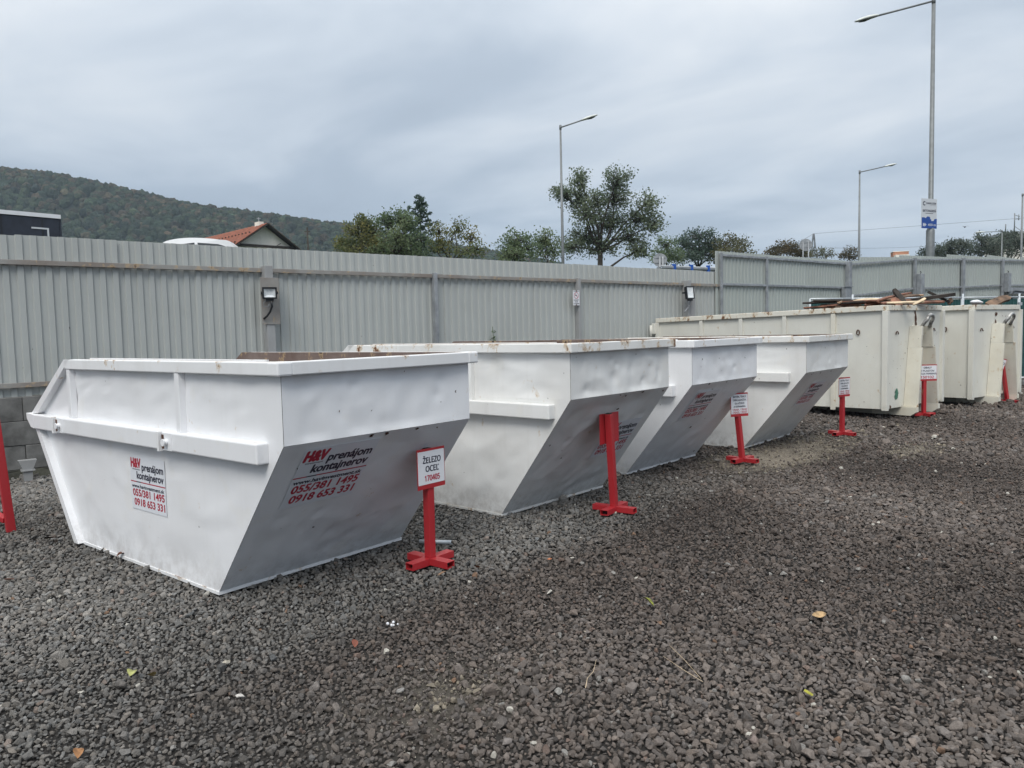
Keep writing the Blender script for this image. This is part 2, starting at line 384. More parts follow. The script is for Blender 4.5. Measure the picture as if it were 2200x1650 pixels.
def terrain(x, y):
    d1 = (x-F0.x)*FN.x+(y-F0.y)*FN.y; d2 = (x-CORNER.x)*GN.x+(y-CORNER.y)*GN.y
    d = np.maximum(d1, d2); s = np.clip((x-F0.x)*FD.x+(y-F0.y)*FD.y, 0, 24)
    plate = 2.2+.033*s
    far = np.clip((np.hypot(x, y)-55)/120, 0, 1)*1.8
    return np.where(d > .35, np.minimum((d-.35)*.85, plate)+far, 0.0)
def pale(x, y):                                                  # trodden, sandy patches between the stones
    def blob(cx, cy, rx, ry): return np.exp(-(((x-cx)/rx)**2+((y-cy)/ry)**2))
    return np.clip(blob(10.7, 3.75, 1.7, .55)+.8*blob(9.6, 4.05, .8, .5)+.75*blob(11.5, 2.4, .8, .35)+.9*blob(3.02, 6.35, .16, .12)+.36*blob(2.55, 2.6, .5, .3)+.3*blob(14, 3.3, 1.5, .6)+.35*blob(9.7, 1.35, .25, .08), 0, 1)
def axis(lo, hi, a, b, step, far):
    g = list(np.arange(a, b+1e-6, step)); k = step
    x = a
    while x > lo: k *= 1.35; x -= k; g.insert(0, x)
    x = b; k = step
    while x < hi: k *= 1.35; x += k; g.append(x)
    return np.array(g)
gx = axis(-700, 700, -4, 40, .35, 0); gy = axis(-700, 700, -8, 20, .35, 0)
X, Y = np.meshgrid(gx, gy)
nzv = np.array([noise.noise((x*.55, y*.55, 0))*.5+noise.noise((x*1.7, y*1.7, 3))*.25 for x, y in zip(X.ravel(), Y.ravel())]).reshape(X.shape)
inner = (np.abs(X) < 60) & (np.abs(Y) < 40)
Z = terrain(X, Y)+np.where(inner, nzv*.018, 0)-.022
gm = bpy.data.meshes.new('ground')
nx_, ny_ = len(gx), len(gy)
idx = np.arange(nx_*ny_).reshape(ny_, nx_)
gm.from_pydata(np.stack([X.ravel(), Y.ravel(), Z.ravel()], 1).tolist(), [], np.stack([idx[:-1, :-1], idx[:-1, 1:], idx[1:, 1:], idx[1:, :-1]], -1).reshape(-1, 4).tolist())
at_ = gm.attributes.new('pale', 'FLOAT', 'POINT'); at_.data.foreach_set('value', pale(X, Y).ravel().astype(np.float32))
gm.polygons.foreach_set('use_smooth', [True]*len(gm.polygons))
m, t, p = newmat('dirt_ground')
g = t.add('ShaderNodeNewGeometry'); P_ = g.outputs['Position']
a = t.add('ShaderNodeAttribute', attribute_name='pale', attribute_type='GEOMETRY')
c = t.ramp(t.noise(P_, 2.2, 6, .65), (.3, (.012, .011, .010)), (.7, (.026, .023, .021)))
grit = t.noise(P_, 60, 3, .6)
pc = t.ramp(grit, (.35, (.13, .108, .082)), (.6, (.225, .195, .155)), (.72, (.42, .38, .32)))
pf = t.math('MULTIPLY', a.outputs['Fac'], t.ramp(t.noise(P_, 3.5, 5, .6), (.3, .45), (.6, 1.25)), True)
c = t.mix(pf, c, pc)
sz = t.add('ShaderNodeSeparateXYZ', i_0=P_)
c = t.mix(t.ramp(sz.outputs[2], (.15, 0), (.4, 1)), c, t.ramp(t.noise(P_, .7, 5, .6), (.35, (.035, .05, .02)), (.65, (.07, .085, .035))))
setp(t, p, c, .95); bump(t, p, t.noise(P_, 38, 5, .7), .9, .02)
gm.materials.append(m)
tag(link(bpy.data.objects.new('ground', gm)), kind='structure')

# ------------------------------------------------------------------ gravel: loose crushed stone over the yard
def stone_mesh(i, npt, flat):
    rr = random.Random(100+i); bm = bmesh.new()
    for k in range(npt):
        v = Vector((rr.gauss(0, 1), rr.gauss(0, 1), rr.gauss(0, 1))).normalized()*rr.uniform(.82, 1)
        bm.verts.new((v.x*.5, v.y*.5*rr.uniform(.75, 1), v.z*.5*flat))
    r = bmesh.ops.convex_hull(bm, input=bm.verts[:])
    bmesh.ops.delete(bm, geom=[e for e in r['geom_interior'] if isinstance(e, bmesh.types.BMVert)], context='VERTS')
    bmesh.ops.bevel(bm, geom=bm.edges[:], offset=.025, segments=1, affect='EDGES')
    me = bpy.data.meshes.new('stone'); bm.to_mesh(me); bm.free(); return me
m, t, p = newmat('crushed_stone')
ac = t.add('ShaderNodeAttribute', attribute_name='tone', attribute_type='INSTANCER')
tc = t.add('ShaderNodeTexCoord').outputs['Object']
f = t.ramp(t.noise(tc, 3.5, 5, .65), (.3, .72), (.7, 1.22))
setp(t, p, t.mix(1.0, ac.outputs['Color'], f, 'MULTIPLY'), .82, 0, .3)
bump(t, p, t.noise(tc, 9, 4, .65), .5, .05)
M['stone'] = m

def scatter_object(name, pts, rot, scl, var, col, meshes, mat):
    me = bpy.data.meshes.new(name); n = len(pts)
    me.vertices.add(n); me.vertices.foreach_set('co', np.asarray(pts, np.float32).ravel())
    def attr(nm, typ, key, arr): me.attributes.new(nm, typ, 'POINT').data.foreach_set(key, arr)
    attr('rot', 'FLOAT_VECTOR', 'vector', np.asarray(rot, np.float32).ravel())
    attr('scl', 'FLOAT_VECTOR', 'vector', np.asarray(scl, np.float32).ravel())
    attr('var', 'INT', 'value', np.asarray(var, np.int32))
    attr('tone', 'FLOAT_COLOR', 'color', np.concatenate([col, np.ones((n, 1))], 1).astype(np.float32).ravel())
    o = link(bpy.data.objects.new(name, me))
    src = bpy.data.collections.new(name+'_sources')
    for i, sm in enumerate(meshes):
        sm.materials.clear(); sm.materials.append(mat)
        src.objects.link(bpy.data.objects.new('%s_piece_%02d' % (name, i), sm))
    ng = bpy.data.node_groups.new(name+'_scatter', 'GeometryNodeTree')
    ng.interface.new_socket('Geometry', in_out='INPUT', socket_type='NodeSocketGeometry')
    ng.interface.new_socket('Geometry', in_out='OUTPUT', socket_type='NodeSocketGeometry')
    N = ng.nodes; Lk = ng.links
    gi = N.new('NodeGroupInput'); go = N.new('NodeGroupOutput'); ci = N.new('GeometryNodeCollectionInfo'); ip = N.new('GeometryNodeInstanceOnPoints')
    ci.inputs[0].default_value = src; ci.inputs['Separate Children'].default_value = True; ci.inputs['Reset Children'].default_value = True
    ip.inputs['Pick Instance'].default_value = True
    def na(nm, typ):
        q = N.new('GeometryNodeInputNamedAttribute'); q.data_type = typ; q.inputs['Name'].default_value = nm; return q.outputs['Attribute']
    Lk.new(gi.outputs[0], ip.inputs['Points']); Lk.new(ci.outputs[0], ip.inputs['Instance'])
    Lk.new(na('var', 'INT'), ip.inputs['Instance Index'])
    er = N.new('FunctionNodeEulerToRotation'); Lk.new(na('rot', 'FLOAT_VECTOR'), er.inputs[0]); Lk.new(er.outputs[0], ip.inputs['Rotation'])
    Lk.new(na('scl', 'FLOAT_VECTOR'), ip.inputs['Scale'])
    Lk.new(ip.outputs[0], go.inputs[0])
    md = o.modifiers.new('scatter', 'NODES'); md.node_group = ng
    return o

def gravel():
    P = []
    for d0, d1, st in ((.9, 5.2, .0255), (5.2, 9.5, .0315), (9.5, 15, .043), (15, 30, .075)):
        hw = 0.92
        n = int(d1/st)+1
        dd = np.arange(d0, d1, st); 
        for k, d in enumerate(dd):
            x = np.arange(-hw*d-1.0, hw*d+3.0, st)+(k % 2)*st/2
            P.append(np.stack([np.full(len(x), d), x, np.full(len(x), st)], 1))
    P = np.concatenate(P)
    P[:, :2] += RNG.uniform(-.36, .36, (len(P), 2))*P[:, 2:3]
    fx, fy = math.cos(AZ), math.sin(AZ)
    x = P[:, 0]*fx+P[:, 1]*fy; y = P[:, 0]*fy-P[:, 1]*fx; st = P[:, 2]
    d1 = (x-F0.x)*FN.x+(y-F0.y)*FN.y; d2 = (x-CORNER.x)*GN.x+(y-CORNER.y)*GN.y
    keep = np.maximum(d1, d2) < -.06
    for sx, sy, ya, w_, *_ in SK:
        c, s = math.cos(ya), math.sin(ya); u = c*(x-sx)+s*(y-sy); v = -s*(x-sx)+c*(y-sy)
        keep &= ~((u > .02) & (u < w_-.02) & (v > .02) & (v < SKL-.02))
    pl = pale(x, y)
    keep &= RNG.random(len(x)) > pl*.86
    x, y, st, pl = x[keep], y[keep], st[keep], pl[keep]; n = len(x)
    big_n = np.array([noise.noise((a*.45, b*.45, 9)) for a, b in zip(x, y)])
    size = st*1.13*np.exp(RNG.normal(0, .30, n))*(1+.22*big_n)
    big = RNG.random(n) < .012; size[big] *= RNG.uniform(1.3, 1.9, big.sum())
    size[(pl > .35)] *= .7
    sc = np.stack([size*RNG.uniform(.9, 1.35, n), size*RNG.uniform(.8, 1.1, n), size*RNG.uniform(.75, 1.1, n)], 1)
    rot = np.stack([RNG.normal(0, .38, n), RNG.normal(0, .38, n), RNG.uniform(0, 6.283, n)], 1)
    gz = np.array([noise.noise((a*.55, b*.55, 0))*.5+noise.noise((a*1.7, b*1.7, 3))*.25 for a, b in zip(x, y)])*.018-.022
    z = gz+.004+size*RNG.uniform(.05, .36, n)
    # fresh grey stone lies along and between the skips, older browner stone over the rest
    edge = y-(3.62+.06*np.sin(x*2.1)+.25*big_n)
    left = np.exp(-((x-.9)/1.15)**2)*np.clip((y-1.6)/1.2, 0, 1)
    grey = np.clip(np.maximum(np.clip(edge/.5+.5, 0, 1)*np.clip((9.0-x)/2.5, .15, 1), left*1.1)+.25*big_n, 0, 1)
    lum = np.exp(RNG.normal(0, .20, n))*(1+.40*big_n)
    brown = np.stack([.118*lum, .099*lum, .088*lum], 1); gry = np.stack([.182*lum, .174*lum, .163*lum], 1)
    col = brown*(1-grey[:, None])+gry*grey[:, None]
    tint = RNG.normal(0, .025, n); col[:, 0] *= 1+tint; col[:, 2] *= 1-tint
    q = RNG.random(n)
    col[q < .008] = (.26, .25, .235); col[(q >= .012) & (q < .0145)] = (.5, .48, .43); col[(q >= .016) & (q < .0175)] = (.22, .14, .095); col[(q >= .020) & (q < .040)] *= np.array((1.15, 1.0, .94))
    col[(q > .93)] *= .7
    sandy = (pl > .3) & (RNG.random(n) < .35); col[sandy] = np.array((.27, .235, .185))*RNG.uniform(.5, 1.25, (sandy.sum(), 1))
    meshes = [stone_mesh(i, 11+(i % 3)*3, (.65, .8, .95)[i % 3]) for i in range(9)]
    o = scatter_object('gravel', np.stack([x, y, z], 1), rot, sc, RNG.integers(0, 9, n), col, meshes, M['stone'])
    tag(o, 'dark crushed stone covering the whole yard', kind='stuff')
    # fine grit and crumbs of mortar lying in the trodden patches
    k = 5200
    cx = np.concatenate([RNG.normal(10.7, 1.3, k//2), RNG.normal(11.5, .6, k//8), RNG.normal(2.55, .4, k//4), RNG.uniform(1, 13, k//8)])
    cy = np.concatenate([RNG.normal(3.75, .42, k//2), RNG.normal(2.4, .26, k//8), RNG.normal(2.6, .24, k//4), RNG.uniform(.5, 4, k//8)])
    k = len(cx); s_ = np.exp(RNG.normal(-4.75, .38, k)); s_[cx < 4] *= .62
    cc = np.array((.42, .38, .31))*RNG.uniform(.35, 1.25, (k, 1))
    o = scatter_object('grit', np.stack([cx, cy, np.full(k, .012)+RNG.uniform(-.012, .012, k)], 1), RNG.uniform(0, 6, (k, 3)), np.stack([s_]*3, 1), RNG.integers(0, 3, k), cc,
                       [stone_mesh(40+i, 9, .8) for i in range(3)], M['stone'])
    tag(o, 'pale crumbs of mortar and grit in the trodden patches', kind='stuff')
gravel()

# ------------------------------------------------------------------ fence
PITCH_R = .15228
def sheet_mesh(name, npitch, h0, h1, mat, dep=.021, ext=.5):    # corrugated sheet along +x, crests towards -y, its top edge from h0 to h1
    prof = [(0, 0), (.075, -dep), (.47, -dep), (.545, 0), (1, 0)]
    xs = []
    for k in range(npitch):
        xs += [((k+a)*PITCH_R, b) for a, b in (prof[:-1])]
    xs.append((npitch*PITCH_R, 0)); xs += [((npitch+.075)*PITCH_R, -dep-.001), ((npitch+ext)*PITCH_R, -dep-.001)]
    b = MB(); Wd = xs[-1][0]
    for x, y in xs: b.v += [(x, y, 0), (x, y, h0+(h1-h0)*x/Wd)]
    for i in range(len(xs)-1): b.f.append((2*i, 2*i+2, 2*i+3, 2*i+1)); b.m.append(0); b.sm.append(False)
    return b.mesh(name, mat)
SHEET_B = 1.083; TOP1 = 3.071
fence = thing('corrugated_fence', 'tall grey corrugated sheet fence on a block wall behind the skips', 'fence', F0+Vector((0, 0, FZ)), FYAW); fence.scale = (FK, FK, FK)
sm_ = sheet_mesh('sheet', 7, TOP1-SHEET_B, TOP1-SHEET_B, M['sheet'])
s = -3*7*PITCH_R+.025; k = 0
while s < 14.2:
    inst('sheet', sm_, fence, (s, RNG.uniform(-.004, .004), SHEET_B+RNG.uniform(-.006, .006)), (RNG.uniform(-.005, .005), RNG.uniform(-.003, .003), RNG.uniform(-.002, .006))); s += 7*PITCH_R; k += 1
SHEET_END = 14.2
um = [sheet_mesh('sheet', 7, 3.565-SHEET_B, 3.57-SHEET_B, M['sheet2'])]
s = 14.42
while s < 20.6:
    inst('sheet', um[0], fence, (s, -.032+RNG.uniform(-.003, .003), SHEET_B+RNG.uniform(-.005, .005)+.004*(s-14.4))); s += 7*PITCH_R
def rails(parent, zs, posts, mat, y=-.058, wz=.062, wy=.045):
    for z0, z1 in zs:
        for a, b in zip(posts[:-1], posts[1:]):
            mb = MB(); mb.bar((a+.045, y, z0+(z1-z0)*(a-posts[0])/(posts[-1]-posts[0])), (b-.045, y, z0+(z1-z0)*(b-posts[0])/(posts[-1]-posts[0])), wy, wz, bev=.004)
            mb.build('rail', mat, parent)
P1 = [-3.1, .15-.3, 3.17, 6.18, 9.68, 13.20, 14.59]
P1 = [-3.1, 3.17, 6.18, 9.68, 13.20, 14.59]
rails(fence, ((2.736, 2.736),), P1, M['rail']); rails(fence, ((1.222, 1.222),), P1, M['rail'])
rails(fence, ((3.47, 3.49), (2.765, 2.79), (1.24, 1.25)), [14.59, 16.59, 20.86], M['galv'], y=-.085, wz=.055)
for x, wd, tp, mt in ((-3.1, .10, 2.80, 'galv'), (3.17, .125, 2.80, 'post'), (6.18, .07, 2.79, 'galv'), (9.68, .075, 2.79, 'post'), (13.20, .13, 2.82, 'post')):
    mb = MB(); mb.box((x-wd/2, -.058-wd, .1), (x+wd/2, -.03, tp), bev=.006); mb.build('post', M[mt], fence)
for x, wd, tp in ((14.59, .085, 3.53), (16.59, .085, 3.53)):
    mb = MB(); mb.box((x-wd/2, -.062-.05, .1), (x+wd/2, -.06, tp), bev=.006); mb.build('post', M['galv'], fence)
mb = MB(); mb.box((20.80, -.20, .1), (20.97, -.06, 3.56), bev=.008); mb.build('post', M['galv'], fence)
mb = MB(); mb.box((20.52, -.24, .1), (20.795, -.10, 2.80), bev=.006); mb.box((20.48, -.27, 2.80), (20.90, -.203, 2.83)); mb.build('post_stub', M['galv'], fence)
mb = MB(); mb.box((3.03, -.195, 1.93), (3.31, -.185, 2.62), bev=.003); mb.build('mounting_plate', M['rail'], fence)
mb = MB(); mb.box((13.25, -.20, 1.95), (13.40, -.19, 2.62), bev=.003); mb.build('mounting_plate', M['post'], fence)

wall = thing('block_wall', 'low wall of grey concrete blocks under the corrugated fence', 'wall', F0+Vector((0, 0, FZ)), FYAW); wall.scale = (FK, FK, FK)
bmesh_b = [MB().box((.003, -.125, .003), (.497, .125, .299), 0, .006).mesh('block', M['block']) for _ in range(1)][0]
for row in range(3):
    s = -3.4-(.25 if row % 2 else 0)-.12
    while s < 20.4:
        inst('block', bmesh_b, wall, (s, .005+RNG.uniform(-.006, .006), .178+row*.3005), (0, 0, RNG.uniform(-.004, .004))); s += .5
mb = MB(); mb.grid(lambda u, v: Vector((-3.5+24.2*u, -.16-.05*(1-v)+.03*noise.noise((u*120, v*5, 0)), -.05+.225*v)), 240, 4); mb.grid(lambda u, v: Vector((-3.5+24.2*u, -.16+.3*v+.0*u, .175)), 60, 1)
mb.build('footing', M['footing'], wall)
fb = thing('post_bracket', 'grey funnel shaped steel bracket on the mossy footing below the block wall', 'bracket', on_ground(61, 1033), FYAW)
mb = MB(); mb.add([(-.045, -.04, 0), (.045, -.04, 0), (.045, .04, 0), (-.045, .04, 0), (-.05, -.05, .14), (.05, -.05, .14), (.05, .04, .14), (-.05, .04, .14), (-.10, -.06, .27), (.10, -.06, .27), (.10, .05, .27), (-.10, .05, .27)],
   [(0, 1, 5, 4), (1, 2, 6, 5), (2, 3, 7, 6), (3, 0, 4, 7), (4, 5, 9, 8), (5, 6, 10, 9), (6, 7, 11, 10), (7, 4, 8, 11), (8, 9, 10, 11)])
mb.build('funnel', M['post'], fb)
mb = MB(); mb.box((-.075, -.07, .132), (.075, .05, .15)); mb.build('collar', M['post'], fb)

# second run of fence, turning at the corner
fence2 = thing('corrugated_fence', 'grey corrugated fence with stepped top edge beyond the corner post', 'fence', CORNER+Vector((0, 0, FZ)), GYAW); fence2.scale = (FK, FK, FK)
def gpos(px, py):                                               # s and z on the second run
    P = on_plane(px, py, CORNER-GN*.05, GN); return (P-CORNER).dot(GD)/FK, (P.z-FZ)/FK
tops = [((1822, 561), (1850, 559)), ((1850, 552), (1935, 552)), ((1935, 548), (2036, 552)), ((2037, 546), (2122, 552)), ((2123, 547), (2195, 557)), ((2196, 552), (2262, 561)), ((2263, 556), (2330, 566))]
for (a, b) in tops:
    s0, z0 = gpos(*a); s1, z1 = gpos(*b); s0 = max(s0, .02)
    npc = max(1, round((s1-s0)/PITCH_R)); nsh = max(1, round(npc/7)); done = 0
    for q in range(nsh):
        c = npc//nsh+(1 if q < npc % nsh else 0)
        f0, f1 = done/npc, (done+c)/npc
        me = sheet_mesh('sheet', c, z0+(z1-z0)*f0-1.2, z0+(z1-z0)*f1-1.2, M['sheet2'], ext=.47)
        inst('sheet', me, fence2, (s0+done*PITCH_R, (-.0 if q % 2 else .003), 1.2)); done += c
mb = MB(); mb.box((.1, -.02, -.1), (14, .2, 1.25)); mb.build('base_wall', M['block'], fence2)
pp = [gpos(1820, 568), gpos(1963, 558), gpos(2067, 558), gpos(2152, 559.5), gpos(2245, 561), gpos(2330, 563)]
pl_ = [gpos(1823, 636), gpos(1962, 620), gpos(2067, 617), gpos(2152, 613), gpos(2245, 612), gpos(2330, 612)]
for lst in (pp, pl_):
    for (a, za), (b, zb) in zip(lst[:-1], lst[1:]):
        mb = MB(); mb.bar((a+.06, -.075, za), (b-.06, -.075, zb), .045, .055, bev=.004); mb.build('rail', M['galv'], fence2)
for i, (a, za) in enumerate(pp[1:]):
    wd = (.09, .15, .09, .15, .09)[i]
    mb = MB(); mb.box((a-wd/2, -.06-.07, .1), (a+wd/2, -.05, za+.06), bev=.006); mb.build('post', M['galv'], fence2)
for i, lab in ((1, 'grey metal box fixed to the first fence post beyond the corner'), (3, 'grey metal box fixed to a fence post near the right edge')):
    bx = thing('junction_box', lab, 'box', CORNER+GD*(pp[i][0]+.12)*FK-GN*.2+Vector((0, 0, pp[i][1]*FK+FZ-1.2)), GYAW, 'grey boxes on fence posts')
    mb = MB(); mb.box((-.10, -.10, .0), (.12, .06, .72), bev=.01); mb.build('case', M['galv'], bx)
    mb = MB(); mb.tube([(-.02, -.03, 0), (-.02, -.05, -.06), (-.1, -.05, -.08)], .014, 6); mb.build('cable_gland', M['black'], bx)
    mb = MB(); mb.tube([(-.02, -.03, .72), (-.02, -.05, .77), (-.08, -.05, .80)], .014, 6); mb.build('cable_gland', M['black'], bx)
s0, z0 = gpos(2153, 628); s1, _ = gpos(2260, 628)
mb = MB(); mb.box((s0+.1, -.25, z0-.06), (s1, -.14, z0+.16), bev=.005); mb.build('cable_tray', M['galv'], fence2)
mb = MB(); mb.tube([(s0+.25, -.27, z0-.7), (s0+.25, -.27, z0-.15), (s0+.35, -.27, z0+.02), (s0+.6, -.27, z0+.04), (s0+1.4, -.27, z0-.0), (s1, -.27, z0+.03)], .022, 6); mb.build('cable', M['black'], fence2)

# ------------------------------------------------------------------ waste skips
def dented(corners, nu, nv, seed, amp, mi=0, calm=(), push=.002):
    A, B, C, D = [Vector(c) for c in corners]                    # A-B bottom, D-C top
    nrm = (B-A).cross(D-A).normalized()
    rr = random.Random(seed)
    spots = [(rr.uniform(.06, .94), rr.uniform(.06, .94), rr.uniform(.02, .07), rr.uniform(.3, 1)*rr.choice((1, 1, -.35))) for _ in range(15)]
    su, sv = (B-A).length, (D-A).length
    def P(u, v):
        p = (A*(1-u)+B*u)*(1-v)+(D*(1-u)+C*u)*v
        e = min(1, min(u, 1-u)*9)*min(1, min(v, 1-v)*9)
        h = noise.noise((u*su*1.3+seed, v*sv*1.3, seed*.7))*.55+noise.noise((u*su*3.4, v*sv*2.6+seed, 2.2))*.45+noise.noise((u*su*7.5, v*sv*6, seed))*.17
        h = -abs(h)*1.5
        for (a, b, r_, k) in spots:
            d2 = (((u-a)*su)**2+((v-b)*sv)**2)/(r_*r_)
            if d2 < 6: h -= k*.55*math.exp(-d2)
        for (u0, v0, u1, v1) in calm:                              # the film of a sticker bridges the dents under it
            if u0 < u*su < u1 and v0 < v*sv < v1: e *= .12
        return p+nrm*(push+amp*e*max(-1.6, min(.15, h)))
    return P
# hire stickers on the sloping ends: left edge, lower edge, right edge, upper edge on the slope
STK = [(.16, .76, .80, 1.32), (.93, .55, 1.51, 1.04), (.28, .82, .86, 1.28), (.60, .72, 1.18, 1.18)]
def make_skip(i, label, worn, dent):
    x0, y0, yaw, w_, a, zk, zr = SK[i]
    L, b_, zra, tt = SKL, SKB, SKZ, SKT
    W1, WR = ('white_worn', 'white_worn_rim') if worn else ('white', 'white_rim')
    t_ = thing('waste_skip', label, 'skip', (x0, y0, -.005), yaw, 'white waste skips standing in a row')
    zb = .02
    prof = [(0, zb), (L, zb), (L+b_, zra), (L+b_-tt, zr), (-a, zr), (-a, zk)]           # y, z round the side
    mb = MB(); sd = 11*(i+1)
    n1, n2 = 60, 32
    for sx, flip in ((0.0, False), (w_, True)):
        low = [(sx, 0, zb), (sx, L, zb), (sx, L+b_, zra), (sx, -a, zk)]; upp = [(sx, -a, zk), (sx, L+b_, zra), (sx, L+b_-tt, zr), (sx, -a, zr)]
        if not flip: low = [low[1], low[0], low[3], low[2]]; upp = [upp[1], upp[0], upp[3], upp[2]]
        mb.grid(dented(low, n1, n2, sd+1, dent*.75, calm=[(1.0, .38, 1.65, .95)] if i == 0 and sx == 0 else ()), n1, n2); mb.grid(dented(upp, n1, 14, sd+2, dent*.8), n1, 14)
    mb.grid(dented([(0, 0, zb), (w_, 0, zb), (w_, -a, zk), (0, -a, zk)], 56, 48, sd+3, dent, calm=[STK[i]]), 56, 48)
    mb.grid(dented([(0, -a, zk), (w_, -a, zk), (w_, -a, zr), (0, -a, zr)], 56, 20, sd+4, dent*.9), 56, 20)
    mb.grid(dented([(w_, L, zb), (0, L, zb), (0, L+b_, zra), (w_, L+b_, zra)], 16, 16, sd+5, dent), 16, 16)
    mb.add([(0, 0, zb), (0, L, zb), (w_, L, zb), (w_, 0, zb)], [(0, 1, 2, 3)])
    body = mb.build('shell', M[W1], t_, fix=False)
    # rusty inside, a wall thickness in
    q = .012; mb = MB(); rt_ = zr+.0785; ci = max(.034, q+dent*1.7)
    for sx in (ci, w_-ci):
        mb.add([(sx, y, z+(.012 if z < .1 else 0)) for y, z in ((q, zb), (L-q, zb), (L+b_-q, zra), (L+b_-tt-q, rt_), (-a+q, rt_), (-a+q, zk))], [(0, 1, 2, 3, 4, 5)])
        oe = .029 if sx < 1 else w_-.029
        mb.add([(sx, -a+.03, rt_), (oe, -a+.03, rt_), (oe, L+b_-tt-q, rt_), (sx, L+b_-tt-q, rt_)], [(0, 1, 2, 3)])
    c0, c1 = ci, w_-ci; e = max(.022, dent*1.9)
    mb.add([(c0, q+e, zb+.012), (c1, q+e, zb+.012), (c1, -a+q+e, zk), (c0, -a+q+e, zk), (c1, -a+q+e, rt_), (c0, -a+q+e, rt_), (c0, L-q-e, zb+.012), (c1, L-q-e, zb+.012), (c1, L+b_-q-e, zra), (c0, L+b_-q-e, zra)],
           [(0, 1, 2, 3), (3, 2, 4, 5), (6, 9, 8, 7), (0, 6, 7, 1)])
    mb.build('inner_lining', M['inner'], t_, fix=False)
    # top rim: box section, proud of the walls, with cover pieces at the front corners
    rz0, rz1, pr = zr-.004, zr+.078, .055
    yr = L+b_-tt
    mb = MB()
    mb.box((-pr, -a-pr+.10, rz0), (.03, yr, rz1), bev=.007); mb.build('rim', M[WR], t_)
    mb = MB(); mb.box((w_-.03, -a-pr+.10, rz0), (w_+pr, yr, rz1), bev=.007); mb.build('rim', M[WR], t_)
    mb = MB(); mb.box((-pr+.10, -a-pr, rz0), (w_+pr-.10, -a+.03, rz1), bev=.007); mb.build('rim', M[WR], t_)
    for sx in (0, 1):
        cx0, cx1 = ((-pr-.003, .105-pr) if sx == 0 else (w_+pr-.105, w_+pr+.003))
        mb = MB(); mb.box((cx0, -a-pr-.003, rz0-.003), (cx1, -a-pr+.105, rz1+.002), bev=.012); mb.build('corner_cap', M[WR], t_)
    mb = MB(); mb.box((ci-.014, -a+.20, rz1-.02), (ci+.004, yr-.3, rz1+.010)); mb.build('inner_lip', M[WR], t_)
    # side rails with lifting lugs, ribs, sloping rear edge and lower rear edge
    for sx, sg in ((0, -1), (w_, 1)):
        pv = .085*sg
        lo_, hi_ = sorted((sx-.004*sg, sx+pv))
        mb = MB(); mb.box((lo_, -.675, .972), (hi_, L+b_-.11, 1.103), bev=.010)
        rl = mb.build('side_rail', M[W1], t_)
        mb = MB(); mb.prism([(lo_, L+b_-.112, .975), (lo_, L+b_-.112, 1.100), (lo_, L+b_+.045, 1.108), (lo_, L+b_+.04, 1.06), (lo_, L+b_-.05, .985)], (hi_-lo_, 0, 0)); mb.build('rail_end', M[W1], rl)
        for yy in (.475, 2.368):
            mb = MB(); xs_ = sx+pv
            l2, h2 = sorted((xs_-.002*sg, xs_+.03*sg)); mb.box((l2, yy+.036, .966), (h2, yy+.062, 1.106), bev=.003); mb.build('lug_plate', M[WR], rl)
            mb = MB(); mb.tube([(xs_-.01*sg, yy-.035, 1.035), (xs_+.028*sg, yy-.035, 1.035)], .021, 14); mb.tube([(xs_+.029*sg, yy-.035, 1.035), (xs_+.036*sg, yy-.035, 1.035)], .026, 14)
            mb.build('lifting_pin', M[W1], rl)
            mb = MB(); l3, h3 = sorted((xs_, xs_+.004*sg)); mb.box((l3, yy-.1, .975), (h3, yy+.024, 1.098)); mb.build('lug_backing', M[W1], rl)
            mb = MB(); l3, h3 = sorted((xs_+.001*sg, xs_+.006*sg)); mb.box((l3, yy+.003, .985), (h3, yy+.034, 1.085)); mb.build('lug_gap_shade', M['rustflake'], rl)  # solid dark strip painting the shade of a gap beside the lug
        for yy in (.34, 2.19):
            l2, h2 = sorted((sx-.004*sg, sx+.05*sg)); zt_ = rz0-.002
            mb = MB(); mb.box((l2, yy-.03, 1.10), (h2, yy+.03, zt_), bev=.006); mb.build('rib', M[W1], t_)
        l2, h2 = sorted((sx-.006*sg, sx+.055*sg))
        A_ = Vector((l2, L+b_-.005, zra+.004)); B_ = Vector((l2, yr+.0, rz1)); d = (B_-A_).normalized(); nn_ = Vector((0, d.z, -d.y))
        mb = MB(); mb.prism([A_, B_, B_-nn_*.0-Vector((0, .10, .0)), A_-Vector((0, .13, 0))], (h2-l2, 0, 0)); mb.build('sloping_edge', M[W1], t_)
        A_ = Vector((l2, L+.004, zb)); B_ = Vector((l2, L+b_-.06, .985))
        mb = MB(); mb.prism([A_, B_, B_-Vector((0, .085, 0)), A_-Vector((0, .085, 0))], (h2-l2, 0, 0)); mb.build('rear_edge', M[W1], t_)
    # pale sill along the floor edge
    mb = MB(); mb.box((-.008, -.008, .008), (.0, L, .03)); mb.box((-.008, -.012, .008), (w_+.008, -.008, .03)); mb.box((w_, -.008, .008), (w_+.008, L, .03)); mb.build('floor_edge', M[WR], t_)
    # bare rust marks on the paint
    rr = random.Random(50+i)
    mb = MB()
    ax = Vector((0, -a, zk-zb)).normalized(); nrm = Vector((1, 0, 0)).cross(ax)
    for k in range(7):
        u, v = rr.uniform(.05, w_-.05), rr.choice((rr.uniform(.02, .9), .97, .985))
        c = Vector((u, -a*v, zb+(zk-zb)*v))+nrm*.0035; r_ = rr.uniform(.006, .016)
        ring = [c+Vector((1, 0, 0))*r_*rr.uniform(.5, 2.0)*math.cos(g_)+ax*r_*rr.uniform(.5, 1.3)*math.sin(g_) for g_ in [j*2*math.pi/8 for j in range(8)]]
        mb.add(ring, [tuple(range(8))])
